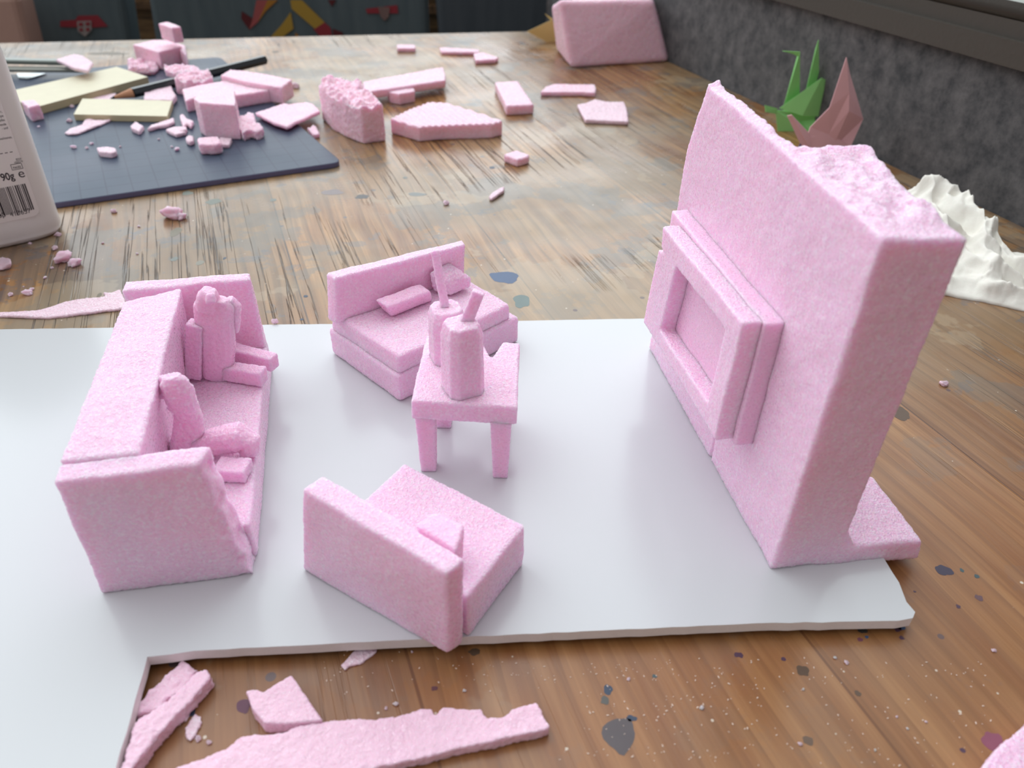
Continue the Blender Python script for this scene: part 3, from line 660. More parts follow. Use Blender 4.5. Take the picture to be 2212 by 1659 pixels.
# scraps right of the mat
blk('big pink foam block with a torn top, right of the cutting mat', [(688, 184), (705, 166), (740, 168), (771, 174), (800, 200), (828, 226), (779, 232), (745, 221), (712, 205)], (736, 301), 222, seed=8, amp=.05, bev=.08, fn=torn_top(.3), vox=.06)
slab('pink foam stick propped across a lump behind the cutting mat', [(783, 176), (958, 144), (963, 163), (962, 173), (795, 198), (786, 190)], .55, .45, seed=9)
blk('knobbly pink foam lump beneath the propped stick', [(834, 191), (863, 179), (893, 187), (897, 196), (862, 203), (840, 198)], (863, 228), 203, inset=.06, seed=10)
blk('large flat wedge of pink foam with a ridged shiny top', [(843, 257), (880, 238), (926, 220), (961, 221), (1020, 238), (1086, 261), (1062, 267), (960, 270), (904, 274)], (1082, 296), 264, seed=11, amp=.025, fn=ridged, vox=.055)
slab('small pink foam bar near the far table edge', [(858, 96), (897, 96), (897, 104), (858, 104)], .35, 0, seed=12)
slab('thin pink foam stick near the far table edge', [(950, 103), (965, 102), (1034, 106), (1036, 112), (953, 111)], .3, 0, seed=13)
slab('short tapered pink foam chip at the right end of the thin far stick', [(1023, 114), (1045, 113), (1077, 123), (1070, 128), (1027, 130)], .35, 0, seed=14)
blk('oblong pink foam offcut with a glossy notched top', [(1069, 177), (1119, 174), (1153, 225), (1094, 228)], (1151, 248), 226, seed=15, bev=.05)
slab('curved pink foam stick left of the large block', [(1168, 198), (1178, 187), (1196, 181), (1285, 182), (1288, 192), (1286, 200), (1255, 198), (1200, 198)], .35, 0, seed=16)
slab('flat square foam chip with a wavy far edge', [(1247, 225), (1265, 222), (1285, 213), (1312, 219), (1348, 219), (1354, 232), (1358, 262), (1264, 258)], .3, 0, M_flake, seed=17)
blk('small cube of pink foam alone on the middle of the wood', [(1087, 334), (1116, 323), (1145, 334), (1140, 339), (1118, 345)], (1117, 362), 345, seed=18, bev=.1)
slab('tiny pale foam splinter below the small cube', [(1056, 424), (1062, 416), (1078, 406), (1090, 402), (1088, 411), (1074, 420), (1062, 428)], .2, 0, M_flake, vox=.03, seed=19)
# the pile on the mat
blk('upper of the two far foam blocks, standing on the lower one', [(342, 50), (364, 47), (391, 57), (370, 60)], (392, 91), 57, z0=2.1, seed=20, amp=.02)
blk('lower of the two far foam blocks at the back of the pile', [(286, 96), (334, 86), (380, 87), (392, 100), (342, 112)], (342, 152), 112, z0=MZ, seed=21)
slab('narrow pink foam sliver against the right side of the lower far block', [(384, 92), (400, 98), (402, 118), (388, 108)], 1.2, MZ, seed=22)
blk('rounded lumpy foam chunk left of the lower far block', [(274, 134), (288, 126), (310, 128), (336, 126), (340, 140), (330, 150), (296, 150), (276, 146)], (310, 161), 147, z0=MZ, seed=23, amp=.09, bev=.2, fn=torn_top(.35, 1.2))
blk('flat rough pink foam scrap lying across the black pencil', [(354, 141), (392, 139), (428, 143), (432, 152), (380, 156), (356, 150)], (362, 167), 152, z0=MZ+.5, seed=24, amp=.05, fn=torn_top(.2))
blk('chunky torn foam cube in the middle of the pile', [(375, 168), (392, 149), (420, 152), (448, 147), (458, 162), (445, 168), (400, 173)], (385, 206), 170, z0=MZ, seed=25, amp=.06, fn=torn_top(.25))
blk('long pink foam wedge at the back right of the pile', [(476, 162), (497, 149), (560, 157), (631, 171), (608, 188), (540, 178)], (612, 226), 188, z0=MZ, seed=26)
blk('thick pink foam slab leaning forward in the pile', [(393, 192), (423, 185), (540, 163), (570, 175), (583, 194), (500, 207), (440, 205), (400, 216)], (512, 233), 205, z0=MZ, seed=27)
blk('upright block of pink foam with a slanted pale top, front of the pile', [(418, 213), (439, 187), (475, 188), (507, 195), (508, 227), (430, 222)], (507, 303), 227, z0=MZ, seed=28, amp=.02)
blk('small rounded foam cube in front of the upright block', [(424, 298), (440, 295), (472, 294), (479, 308), (462, 312), (430, 311)], (440, 336), 312, z0=MZ, seed=29, bev=.12)
slab('thin foam tab behind the small rounded cube', [(474, 296), (501, 298), (494, 312), (474, 312)], .25, MZ, M_flake, seed=30)
slab('flat ribbed foam plate reaching off the right edge of the mat', [(551, 243), (580, 233), (614, 221), (625, 224), (660, 220), (676, 223), (692, 240), (640, 262), (621, 273), (590, 264)], .25, MZ+.15, seed=31)
slab('forked pink crumb between the plate and the big block', [(663, 274), (670, 276), (675, 268), (684, 274), (690, 289), (676, 290)], .3, 0, seed=32, amp=.06)
slab('crooked pink foam crumb right of the upright block', [(512, 252), (530, 248), (534, 242), (548, 244), (551, 264), (562, 266), (569, 276), (555, 284), (540, 280), (524, 286), (514, 270)], .55, MZ, seed=33, amp=.09)
slab('stepped foam scrap lying on the pencil tip', [(312, 200), (318, 193), (336, 190), (340, 180), (352, 177), (368, 182), (372, 192), (380, 205), (372, 216), (310, 214)], .4, MZ+.05, M_flake, seed=34, amp=.04)
slab('thin pale foam strip beneath the pencil point', [(188, 211), (194, 206), (250, 200), (248, 208), (236, 215), (190, 216)], .12, MZ, M_flake, seed=35, vox=.05)
slab('feathery foam shaving in front of the shorter cream strip', [(138, 285), (150, 277), (176, 269), (182, 258), (194, 254), (206, 258), (241, 257), (225, 265), (190, 279), (165, 288), (145, 288)], .15, MZ, M_flake, seed=36, amp=.05, vox=.05)
slab('angular foam crumb under the middle of the cream strip', [(281, 271), (292, 261), (309, 271), (300, 283), (284, 276)], .3, MZ, M_flake, seed=37)
slab('slim curled foam shaving right of the angular crumb', [(317, 278), (324, 270), (345, 263), (358, 259), (374, 253), (377, 262), (360, 269), (340, 272)], .25, MZ, M_flake, seed=38, vox=.05)
slab('twisted foam crumb left of the upright block', [(387, 248), (395, 245), (404, 256), (418, 260), (412, 271), (402, 264), (396, 274), (391, 262)], .3, MZ, M_flake, seed=39, vox=.05)
slab('branching pale crumb below the twisted one', [(357, 278), (375, 273), (402, 272), (404, 279), (386, 282), (404, 284), (380, 290), (368, 285)], .25, MZ, M_flake, seed=40, vox=.05)
slab('little round foam crumb beside the foot of the upright block', [(401, 296), (408, 291), (418, 294), (418, 303), (408, 306), (402, 302)], .3, MZ, M_flake, seed=41, vox=.05)
slab('short roll of pale foam alone on the front left of the mat', [(208, 319), (220, 317), (234, 316), (250, 319), (251, 326), (240, 330), (214, 327)], .35, MZ, M_flake, seed=42, vox=.05)
blk('pink foam cube half hidden behind the glue bottle', [(45, 218), (74, 215), (86, 226), (60, 232)], (66, 263), 231, z0=MZ, seed=43)
slab('thin foam flake stuck on the grey knife', [(120, 128), (160, 116), (178, 119), (200, 134), (190, 152), (160, 146)], .25, MZ+1.0, M_flake, seed=44)
# big block at the far right
bbk = [P(1232, 148), P(1443, 135), V(14.4, 77.5, 0), V(3.2, 74.5, 0)]
t0_ = hz(bbk[0], 4); ty = bbk[0].y+1.2
tp = [PL(1205, 0, V(0, ty, 0), V(0, 1, 0)), PL(1412, 0, V(0, ty+2.2, 0), V(0, 1, 0))]
tp2 = [tp[1]+V(.2, 3.6, .1), PL(1190, 10, V(0, ty+4.5, 0), V(0, 1, 0))]
put(foam('foam_block', [loft(bbk, tp+tp2)], M_foamf, None, vox=.12, amp=.03, big=.05, bev=.35, seed=50, fb=.4), 'largest pink foam block, standing at the far corner by the grey wall', 'foam block')

# crumbs: copies of a few lumps
def crumb_mesh(seed, mat):
    bm = bmesh.new(); bmesh.ops.create_icosphere(bm, subdivisions=3, radius=1)
    for v_ in bm.verts:
        k = 1+.55*noise.noise(v_.co*1.3+V(seed*3.1, 0, seed)) + .25*noise.noise(v_.co*3.1+V(0, seed*2.2, 0))
        v_.co = V(v_.co.x*k, v_.co.y*k*.75, max(-.45, v_.co.z*k*.6))
    for v_ in bm.verts: v_.co.z += .45
    me = bpy.data.meshes.new('foam_crumb'); bm.to_mesh(me); bm.free(); me.materials.append(mat)
    me.polygons.foreach_set('use_smooth', [True]*len(me.polygons)); return me
CM = [crumb_mesh(i, M_flake if i % 2 else M_foamf) for i in range(6)]
def crumb(x, y, r, label, group=None, z=0, i=0):
    p = P(x, y, z); sc = r*(p-CO).dot(FW)/F
    o = bpy.data.objects.new('foam_crumb', CM[i % 6]); C.objects.link(o); o.location = V(p.x, p.y, z)*S
    o.scale = (sc*S,)*3; o.rotation_euler.z = i*1.9
    return tag(o, label, 'foam crumb', group)
crumb(376, 470, 22, 'folded bright pink crumb on the wood in front of the mat', i=0)
crumb(392, 473, 11, 'small pink nub stuck to the right of the folded crumb', i=2)
crumb(139, 564, 19, 'leaf-shaped pink crumb on the wood below the glue bottle', i=4)
crumb(163, 573, 13, 'smaller pink crumb touching the leaf-shaped one', i=2)
crumb(12, 577, 18, 'pale crumb at the left edge of the wood', i=1)
crumb(246, 459, 7, 'round pale crumb just in front of the mat edge', i=3)
crumb(125, 509, 7, 'white crumb nearest the foot of the glue bottle', i=5)
crumb(120, 538, 7, 'white crumb right above the leaf-shaped pink crumb', i=1)
crumb(2038, 832, 9, 'lone white crumb on the wood right of the tall foam wall', i=3)
crumb(964, 441, 7, 'lone pale crumb left of the tiny splinter on the wood', i=1)
crumb(822, 302, 7, 'pale crumb at the front corner of the big torn-top block', i=3)
crumb(636, 190, 10, 'pale crumb at the right tip of the long foam wedge', i=5)
crumb(429, 1597, 7, 'elongated pale crumb right below the ragged foam flake', i=1)
crumb(452, 1605, 6, 'pale crumb right of the ragged foam flake, near the long strip', i=3)
crumb(362, 1578, 9, 'knobbly crumb at the lower edge of the gouged foam bar', i=5)
crumb(309, 1649, 9, 'knobbly crumb at the bottom edge of the picture by the gouged bar', i=1)
crumb(594, 697, 8, 'white crumb on the far edge of the card behind the sofa arm', z=ZB, i=3)
g = 'tiny foam crumbs on the cutting mat'
for k, (x, y, r) in enumerate([(160, 320, 6), (188, 321, 4), (198, 312, 4), (343, 302, 3), (383, 325, 6), (150, 263, 6), (371, 318, 3), (260, 318, 2.5), (131, 228, 6), (156, 232, 5), (84, 275, 3)]):
    crumb(x, y, r, 'tiny pale foam crumb scattered on the open part of the blue cutting mat', g, MZ, k)
g = 'tiny foam crumbs on the wood at left'
for k, (x, y, r) in enumerate([(61, 636, 10), (24, 638, 6), (69, 627, 5), (113, 580, 4), (98, 601, 4), (65, 527, 4), (296, 549, 3), (222, 526, 3), (300, 490, 3), (51, 620, 2)]):
    crumb(x, y, r, 'tiny cream crumb scattered on the bare wood between glue bottle and ribbon', g, 0, k)
g = 'tiny white specks on the wood at lower right'
for k, (x, y, r) in enumerate([(1804, 1422, 4), (1828, 1432, 5), (1735, 1490, 3), (1728, 1608, 5), (1890, 1621, 3), (2146, 1406, 5), (1960, 1575, 3), (1358, 1468, 4), (1003, 1493, 4), (834, 1531, 4), (855, 1522, 6), (890, 1408, 3), (1515, 1530, 5), (2000, 1560, 3), (1172, 1555, 4), (1937, 1549, 3)]):
    crumb(x, y, r, 'tiny white speck of foam on the wood in front of the card', g, 0, k)
# fine dust nobody could count
bm = bmesh.new()
for k in range(420):
    x = random.uniform(700, 2150); y = random.uniform(1390, 1655)
    if x > 1150 and random.random() < .35: x = random.uniform(1250, 1650)
    if y < 1440 and x > 1000: y += 30
    if 350 < x < 1200 and y > 1500: continue
    p = P(x, y, 0); r = random.uniform(.007, .018)
    bmesh.ops.create_icosphere(bm, subdivisions=1, radius=r, matrix=Matrix.Translation(V(p.x, p.y, r*.5)) @ Matrix.Rotation(random.random()*3, 4, 'Z') @ Matrix.Diagonal((random.uniform(1, 2.4), 1, .6, 1)))
me = bpy.data.meshes.new('foam_dust'); bm.to_mesh(me); bm.free(); me.materials.append(simple('pale_dust', (.75, .6, .5), .8))
tag(link('foam_dust', me), 'fine pale foam dust sprinkled on the wood in front of the card', 'foam dust', kind='stuff')

# ------------------------------------------------------------------ cutting mat
def mat_mat():
    m, t, b = principled('blue_cutting_mat'); L = t.links.new
    tc = N(t, 'ShaderNodeTexCoord')
    n = N(t, 'ShaderNodeTexNoise'); n.inputs['Scale'].default_value = 18; n.inputs['Detail'].default_value = 5; L(tc.outputs['Object'], n.inputs['Vector'])
    x = N(t, 'ShaderNodeMix', data_type='RGBA'); x.inputs[6].default_value = (.045, .055, .10, 1); x.inputs[7].default_value = (.07, .10, .135, 1); L(n.outputs[0], x.inputs[0])
    w = N(t, 'ShaderNodeSeparateXYZ'); L(tc.outputs['Object'], w.inputs[0])
    def lines(sock):
        d = N(t, 'ShaderNodeMath', operation='DIVIDE'); d.inputs[1].default_value = .0125; L(sock, d.inputs[0])
        fr = N(t, 'ShaderNodeMath', operation='FRACT'); L(d.outputs[0], fr.inputs[0])
        l = N(t, 'ShaderNodeMath', operation='LESS_THAN'); l.inputs[1].default_value = .05; L(fr.outputs[0], l.inputs[0]); return l.outputs[0]
    mxx = N(t, 'ShaderNodeMath', operation='MAXIMUM'); L(lines(w.outputs[0]), mxx.inputs[0]); L(lines(w.outputs[1]), mxx.inputs[1])
    ms = N(t, 'ShaderNodeMath', operation='MULTIPLY'); ms.inputs[1].default_value = .5; L(mxx.outputs[0], ms.inputs[0])
    y = N(t, 'ShaderNodeMix', data_type='RGBA'); y.inputs[7].default_value = (.022, .026, .055, 1); L(ms.outputs[0], y.inputs[0]); L(x.outputs[2], y.inputs[6])
    L(y.outputs[2], b.inputs['Base Color'])
    r = N(t, 'ShaderNodeMapRange'); r.inputs[1].default_value = .3; r.inputs[2].default_value = .7; r.inputs[3].default_value = .30; r.inputs[4].default_value = .42; L(n.outputs[0], r.inputs[0]); L(r.outputs[0], b.inputs['Roughness']); b.inputs['Specular IOR Level'].default_value = .16
    return m
mF = P(740, 357, .1); ma = (P(118, 447, .1)-mF).normalized(); mb = V(-ma.y, ma.x, 0)
if mb.y < 0: mb = -mb
mb = (P(483, 136)-mF).normalized()
w_, l_ = 27, 28.5; rr_ = .7
cs = [mF, mF+ma*w_, mF+ma*w_+mb*l_, mF+mb*l_]
ring = []
for i, c in enumerate(cs):
    a = (cs[i-1]-c).normalized(); b = (cs[(i+1) % 4]-c).normalized()
    for k in range(7):
        t_ = k/6; ring.append(c+a*rr_*(1-t_)**2+b*rr_*t_**2)
v, f = prism(ring, 0.0, MZ)
me = mesh_from('cutting_mat', v, f, mat_mat()); me.materials.append(simple('mat_edge', (.13, .13, .24), .4))
for pl in me.polygons:
    if abs(pl.normal.z) < .5: pl.material_index = 1
o = link('cutting_mat', me, None, mF)
bv = o.modifiers.new('b', 'BEVEL'); bv.width = .0005; bv.segments = 2; bv.limit_method = 'ANGLE'
# rotate the object's own axes onto the sheet so its ruled grid runs along its edges
ang = math.atan2(-ma.y, -ma.x)
o.data.transform(Matrix.Rotation(-ang, 4, 'Z')); o.rotation_euler.z = ang
tag(o, 'glossy dark blue cutting mat with a faint grid under the foam pile', 'cutting mat')

# ------------------------------------------------------------------ cream strips, pencil, knife
M_cream = simple('cream_balsa', (.72, .68, .51), .55, .3, .25, 500, 0, .1, .06)
M_creame = simple('cream_balsa_edge', (.60, .52, .33), .6, .3)
def strip(label, px, h, z0):
    top = [P(x, y, z0+h) for x, y in px]; v, f = loft([V(p.x, p.y, z0) for p in top], top)
    me = mesh_from('cream_strip', v, f, M_cream); me.materials.append(M_creame)
    for pl in me.polygons:
        if abs(pl.normal.z) < .5: pl.material_index = 1
    return tag(link('cream_strip', me), label, 'wood strip')
strip('longer cream balsa strip running in behind the glue bottle', [(20, 197), (252, 144), (319, 166), (60, 236)], .5, MZ+.02)
strip('shorter cream balsa strip lying in front of the pencil', [(159, 247), (178, 213), (372, 217), (361, 251)], .38, MZ+.02)
pn_ = thing('pencil', (*P(420, 165, MZ).to_2d(), MZ), 'black pencil with a bare wooden point lying through the foam pile', 'pencil')
pz = MZ+.5
p0, p1, pt, pc = P(286, 201, pz), P(572, 129, pz+.1), P(238, 213, pz-.1), P(247, 210, pz-.08)
def hexbar(a, b, r0, r1, n=6):
    a, b = Vector(a), Vector(b); d = (b-a).normalized(); s = d.cross(V(0, 0, 1)).normalized(); u = s.cross(d)
    R_ = lambda p, r: [p+s*math.cos(2*math.pi*k/n)*r+u*math.sin(2*math.pi*k/n)*r for k in range(n)]
    return loft(R_(a, r0), R_(b, r1))
M_blk = simple('black_lacquer', (.02, .025, .03), .25, .6)
for nm, args, m in (('barrel', (p0, p1, .35, .35), M_blk), ('wood_cone', (p0-(p1-p0).normalized()*.0, pc, .33, .1, 12), simple('bare_cedar', (.55, .28, .16), .7)), ('lead', (pc, pt, .1, .02, 10), simple('graphite', (.03, .03, .03), .35))):
    v, f = hexbar(*args); link(nm, mesh_from(nm, v, f, m), pn_)
kn = thing('craft_knife', (*P(90, 148, MZ).to_2d(), MZ), 'grey metal craft knife lying behind the cream strips', 'craft knife')
M_kn = simple('dull_metal', (.20, .23, .21), .35, .5, 0, 300, .4); M_kn2 = simple('pale_metal', (.36, .38, .34), .4, .5, 0, 300, .3)
v, f = bar(P(-20, 131, MZ+.95), P(172, 135, MZ+.95), .8, .35); o = link('handle', mesh_from('handle', v, f, M_kn), kn); bv = o.modifiers.new('b', 'BEVEL'); bv.width = .0018; bv.segments = 3
v, f = bar(P(0, 149, MZ+.5), P(193, 151, MZ+.5), .7, .3); o = link('slider_rail', mesh_from('slider_rail', v, f, M_kn2), kn); bv = o.modifiers.new('b', 'BEVEL'); bv.width = .001
q = [P(36, 158, MZ+.1), P(100, 158, MZ+.1), P(60, 170, MZ+.1), P(40, 168, MZ+.1)]; v, f = loft([p-V(0, 0, .06) for p in q], q)
link('blade', mesh_from('blade', v, f, simple('steel', (.5, .55, .55), .2, .5, 0, 300, 1)), kn)

# ------------------------------------------------------------------ glue bottle
be = V(1.07, .85, 0).normalized(); bn = V(be.y, -be.x, 0)      # along the label, and out of it
lp = P(73, 455, 1.5)                                           # a point of the label face
Bd, Ba = 1.9, 3.0
bc = lp - bn*(Bd+.0) - be*(Ba-1.05)
glue = thing('glue_bottle', (bc.x, bc.y, 0), 'white plastic glue bottle with printed label at the left edge', 'glue bottle')
M_pl = simple('white_plastic', (.90, .89, .87), .32, .5, 0, 300, 0, 0)
M_lab = simple('paper_label', (.90, .865, .84), .42, .4)
M_ink = simple('black_ink', (.03, .025, .03), .6)
def sec(a, b, z, n=48, ex_=.45):
    o_ = []
    for k in range(n):
        th = 2*math.pi*k/n; c, s = math.cos(th), math.sin(th)
        c = math.copysign(abs(c)**ex_, c); s = math.copysign(abs(s)**ex_, s)
        p = bc+be*a*c+bn*b*s; o_.append(V(p.x, p.y, z))
    return o_
prof = [(.80, .80, .0), (.93, .90, .05), (.98, .96, .22), (.99, .97, .26), (.985, .965, .30), (1.0, .99, .45), (1.0, 1.0, .9), (1, 1, 8.0), (.97, .98, 9.0), (.8, .85, 10.0), (.45, .6, 10.8), (.32, .5, 11.0)]
rings = [sec(Ba*a, Bd*b, z) for a, b, z in prof]; v = [p for r in rings for p in r]; f = []; n = 48
for i in range(len(rings)-1):
    for k in range(n): j = (k+1) % n; f.append([i*n+k, i*n+j, (i+1)*n+j, (i+1)*n+k])
f += [list(range(n))[::-1], [(len(rings)-1)*n+k for k in range(n)]]
link('body', mesh_from('body', v, f, M_pl, True), glue)
v, f = hexbar(V(bc.x, bc.y, 10.8), V(bc.x, bc.y, 12.4), 1.0, .75, 24); link('cap', mesh_from('cap', v, f, simple('red_cap', (.5, .04, .04), .35)), glue)
# label panel and print, on the flat front
def lf(x, y, off=0): return PL(x, y, bc+bn*(Bd+off), bn)
def onface(e, z, off): p = bc+be*e+bn*(Bd+off); return V(p.x, p.y, z)
l1 = lf(80, 440)
le = (l1-bc).dot(be)
lz = lf(60, 470).z
q = []
for (cx_, cz_, a0) in ((le-.35, lz+.35, -90), (le-.35, 8.0, 0), (-2.0, 8.0, 90), (-2.0, lz+.35, 180)):
    for k in range(6):
        a = math.radians(a0+k*18); q.append((cx_+.35*math.cos(a), cz_+.35*math.sin(a)))
v, f = loft([onface(e, z, -.03) for e, z in q], [onface(e, z, .012) for e, z in q])
lab = link('label', mesh_from('label', v, f, M_lab), glue)
def text(s, x, y, hpx, right=False, name='print', stretch=1.0, bold=0):
    cu = bpy.data.curves.new(name, 'FONT'); cu.body = s; cu.size = 1; cu.offset = bold; cu.align_x = 'RIGHT' if right else 'LEFT'
    t = bpy.data.objects.new(name, cu); C.objects.link(t)
    me = bpy.data.meshes.new_from_object(t.evaluated_get(bpy.context.evaluated_depsgraph_get()))
    bpy.data.objects.remove(t)
    p = lf(x, y); sc_ = hpx*(p-CO).dot(FW)/F/.70/.93
    e0 = (p-bc).dot(be)
    for v_ in me.vertices: v_.co = onface(e0+v_.co.x*sc_*stretch, p.z+v_.co.y*sc_, .02)
    me.materials.append(M_ink); me.update(); return link(name, me, lab)
def rect(x0, x1, yb, yt, name='print'):
    p = lf(x0, yb); e0 = (p-bc).dot(be); e1 = (lf(x1, yb)-bc).dot(be); z0 = p.z; zt = lf(x0, yt).z
    return e0, e1, z0, zt
# slope: rows are set by the height of their left end
text('90g', 4, 391, 14.5, name='weight_print', stretch=.80, bold=.02)
text('e', 41, 384, 18, name='estimated_sign', stretch=1.0)
text('8259', 35, 347, 4.5, stretch=.75); text('1000279', 31, 354, 4.5, stretch=.7)
text('PAKB2', 29, 365, 4.6, stretch=.75, bold=.01)
text('00', -3, 471, 9.5, name='barcode_digits'); text('413657', 23, 468, 9.5, name='barcode_digits', stretch=.92)
for s, x, y in (('r,', 5, 243), ('epe', 8, 252), ('eifes', 11, 261), ('wende', 14, 270), ('- und', 18, 278), ('wachsenes.', 27, 298)): text(s, x, y, 5, True, stretch=.75)
v = []; f = []
def addr(e0, e1, z0, z1_):
    i = len(v); v.extend([onface(e0, z0, .02), onface(e1, z0, .02), onface(e1, z1_, .02), onface(e0, z1_, .02)]); f.append([i, i+1, i+2, i+3])
pb = lf(74, 452); pe1 = (pb-bc).dot(be); pe0 = (lf(-20, 468)-bc).dot(be); z_b = pb.z; z_t = lf(60, 395).z
rb = random.Random(5); e = pe0; mod = (pe1-pe0)/64
while e < pe1:
    w = mod*rb.choice([1, 1, 2, 3]); addr(e, min(e+w, pe1), z_b-(.12 if rb.random() < .05 else 0), z_t); e += w+mod*rb.choice([1, 1, 2])
link('barcode', mesh_from('barcode', v, f, M_ink), lab)
v = []; f = []
d0 = lf(0, 333); de = (d0-bc).dot(be)
for k in range(-4, 3): addr(de+k*.19, de+k*.19+.11, d0.z, d0.z+.03)
x0_ = lf(26, 367); b0 = (x0_-bc).dot(be); b1 = b0+.42; zz0, zz1 = x0_.z-.02, x0_.z+.22
for a in ((b0, b1, zz0, zz0+.02), (b0, b1, zz1, zz1+.02), (b0, b0+.02, zz0, zz1), (b1, b1+.02, zz0, zz1)): addr(*a)
link('rule_lines', mesh_from('rule_lines', v, f, M_ink), lab)

# ------------------------------------------------------------------ origami
def paper(name, tris, mat, parent):
    """folded sheets: each facet a thin closed plate"""
    v = []; f = []
    for t_ in tris:
        a = [Vector(p) for p in t_]; nn = (a[1]-a[0]).cross(a[2]-a[0]).normalized()*.02
        i = len(v); k = len(a); v += [p-nn for p in a]+[p+nn for p in a]
        f.append([i+j for j in range(k)][::-1]); f.append([i+k+j for j in range(k)])
        for j in range(k): m = (j+1) % k; f.append([i+j, i+m, i+k+m, i+k+j])
    return link(name, mesh_from(name, v, f, mat), parent)
GY = P(1700, 284).y
def G(x, y, dy=0): return PL(x, y, V(0, GY+dy, 0), V(0, 1, 0))
M_gr = simple('green_paper', (.30, .72, .24), .6, .3, .2, 200, 0, 0, .1); M_grd = M_gr
gc = thing('paper_crane', (*P(1710, 284).to_2d(), 0), 'folded green paper crane standing by the grey wall', 'paper crane')
paper('body', [[G(1675, 238), G(1680, 284), G(1748, 285, .2), G(1730, 262, .6)], [G(1675, 238), G(1730, 262, .6), G(1790, 252, 1.2), G(1780, 240, 1.6)], [G(1748, 285, .2), G(1790, 252, 1.2), G(1730, 262, .6)],
               [G(1680, 284), G(1748, 285, .2), G(1775, 262, 2), G(1690, 262, 2)]], M_gr, gc)
paper('wing', [[G(1683, 234, .2), G(1775, 168, .6), G(1733, 250, .1)], [G(1775, 168, .6), G(1790, 252, 1.0), G(1733, 250, .1)], [G(1775, 168, .6), G(1783, 172, .8), G(1790, 252, 1.0)]], M_gr, gc)
paper('wing', [[G(1652, 227, -.8), G(1679, 234, 0), G(1675, 246, -.2), G(1654, 242, -.9)]], M_gr, gc)
paper('neck', [[G(1694, 226, .8), G(1728, 113, .9), G(1727, 205, 1.2)], [G(1694, 226, .8), G(1724, 116, 1.2), G(1728, 113, .9)]], M_gr, gc)
paper('head', [[G(1690, 110, .9), G(1728, 112, .9), G(1724, 122, 1.0), G(1712, 116, 1.0)]], M_gr, gc)
paper('tail', [[G(1742, 192, 1.2), G(1768, 86, 1.4), G(1769, 172, 1.6)], [G(1742, 192, 1.2), G(1762, 105, 1.7), G(1768, 86, 1.4)]], M_gr, gc)
GY2 = 46.5
def G2(x, y, dy=0): return PL(x, y, V(0, GY2+dy, 0), V(0, 1, 0))
M_pp = simple('pink_paper', (.93, .56, .60), .6, .3, .15, 200, 0, 0, .08)
pcn = thing('paper_crane', (*P(1780, 350).to_2d(), 0), 'folded pink paper crane with one tall wing behind the foam wall', 'paper crane')
paper('wing', [[G2(1828, 124, 0), G2(1834, 200, .2), G2(1833, 240, .2), G2(1790, 290, .4), G2(1750, 275, .1), G2(1792, 232, 0)],
               [G2(1828, 124, 0), G2(1836, 162, .5), G2(1852, 215, .9), G2(1864, 257, 1.2), G2(1833, 240, .2), G2(1834, 200, .2)],
               [G2(1833, 240, .2), G2(1864, 257, 1.2), G2(1838, 315, .8), G2(1796, 322, .6), G2(1790, 290, .4)]], M_pp, pcn)
paper('body', [[G2(1750, 275, .1), G2(1790, 290, .4), G2(1800, 350, .4), G2(1756, 350, 0), G2(1742, 300, -.1)], [G2(1790, 290, .4), G2(1838, 315, .8), G2(1838, 350, 1.2), G2(1798, 350, .4)],
               [G2(1742, 300, -.1), G2(1756, 350, 0), G2(1718, 330, -.6)]], M_pp, pcn)
paper('neck', [[G2(1700, 250, -.8), G2(1710, 248, -.8), G2(1748, 288, 0), G2(1757, 335, 0), G2(1740, 335, -.2)]], M_pp, pcn)
o = paper('tail', [[G2(1718, 328, -.7), G2(1735, 300, -.2), G2(1738, 332, -.2)]], simple('violet_paper', (.13, .08, .20), .6, .3), pcn); o['label'] = 'violet printed corner'
GY3 = P(1190, 96).y+1
def G3(x, y, dy=0): return PL(x, y, V(0, GY3+dy, 0), V(0, 1, 0))
M_ye = simple('yellow_paper', (.66, .52, .20), .6, .3, .1, 200, 0, 0, .06)
yc = thing('paper_crane', (*P(1200, 94).to_2d(), 0), 'folded yellow paper crane half hidden behind the largest foam block', 'paper crane')
paper('wing', [[G3(1139, 68, -1), G3(1192, 43, 0), G3(1215, 70, .5)], ], M_ye, yc)
paper('body', [[G3(1139, 68, -1), G3(1215, 70, .5), G3(1215, 100, 1), G3(1193, 97, .2)]], M_ye, yc)
paper('tail', [[G3(1176, 29, 1), G3(1196, 42, 1), G3(1190, 44, 1)]], M_ye, yc)

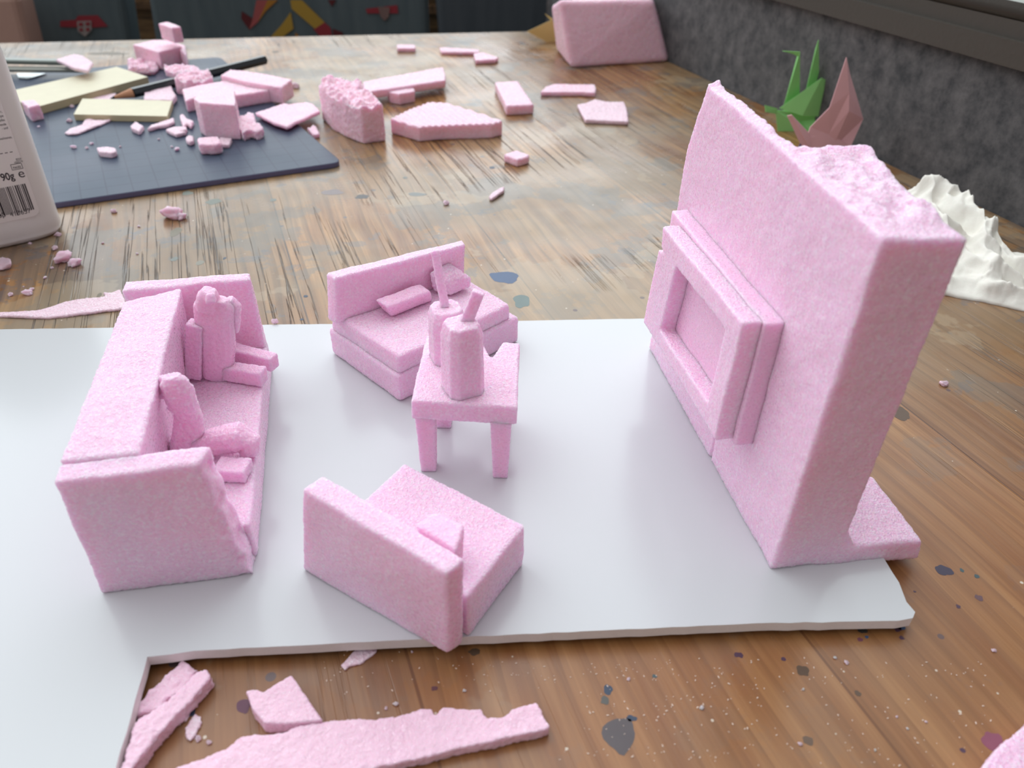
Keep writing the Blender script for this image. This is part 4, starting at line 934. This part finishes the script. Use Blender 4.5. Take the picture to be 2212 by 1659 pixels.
# ------------------------------------------------------------------ crumpled tissue
def tissue():
    NU, NV = 150, 70
    front = [(-20, 560), (20, 612), (65, 640), (110, 645), (170, 660), (235, 674), (330, 692)]
    back = [(-20, 420, 1.6), (12, 392, 2.2), (45, 364, 2.9), (68, 388, 2.6), (108, 412, 2.3), (130, 455, 1.9), (152, 474, 2.0), (184, 478, 1.9), (190, 512, 1.5), (240, 548, 1.3), (330, 590, 1.0)]
    def ip(tb_, x):
        for a, b in zip(tb_, tb_[1:]):
            if a[0] <= x <= b[0]:
                t_ = (x-a[0])/(b[0]-a[0]); return [a[i]+(b[i]-a[i])*t_ for i in range(len(a))]
        return list(tb_[-1])
    v = []; f = []
    for i in range(NU+1):
        u = -20+350*i/NU; fy = ip(front, u); by = ip(back, u)
        A = P(1975+u, fy[1], 0); B = P(1975+u, by[1], by[2])
        for j in range(NV+1):
            t_ = j/NV
            if t_ <= .8:
                k = t_/.8; p = A.lerp(B, k); p.z = B.z*(k**.55)*(.62+.38*k)
                env = min(1, k*5)
            else:
                k = (t_-.8)/.2; p = B.copy(); p.x += 1.3*k*nW.x*.4; p.y += 2.2*k; p.z = B.z*(1-k**1.5); env = 1-k
            q_ = V(p.x, p.y, 0)
            qd = q_.x*dW.x+q_.y*dW.y; qa = V(qd*.55, q_.x*dW.y-q_.y*dW.x, 0)
            r1 = 1-abs(noise.noise(qa*.8+V(3, 1, 0)+V(noise.noise(q_*.6), 0, 0)))*2
            r2 = 1-abs(noise.noise(qa*1.9+V(7, 5, 2)))*2
            r3 = 1-abs(noise.noise(q_*3.6+V(1, 9, 4)))*2
            p.z = max(.02, p.z + env*(.42*(r1-.6)+.09*(r2-.6)+.03*(r3-.5)+.4*noise.noise(q_*.7)))
            p.z += env*.32*(.6-abs(math.sin(math.pi*(3.2*t_+.5+.9*noise.noise(V(u*.012, t_*1.5, 2))))))
            p.z = max(.02, p.z)
            w = noise.noise_vector(q_*1.3+V(0, 0, p.z))*.15+noise.noise_vector(q_*4)*.02
            p += V(w.x, w.y, 0)
            if j in (0,): p.z = .02
            v.append(p)
    for i in range(NU):
        for j in range(NV): a = i*(NV+1)+j; f.append([a, a+NV+1, a+NV+2, a+1])
    me = mesh_from('tissue', v, f, simple('tissue_paper', (.80, .77, .70), .85, .2, .35, 500, 0, .15), True)
    o = link('tissue', me); sm = o.modifiers.new('s', 'SOLIDIFY'); sm.thickness = .0004; sm.offset = -1
    return tag(o, 'crumpled cream paper tissue on the wood behind the foam wall', 'tissue')
tissue()

for o in scene.objects:
    if '_o' in o: del o['_o']
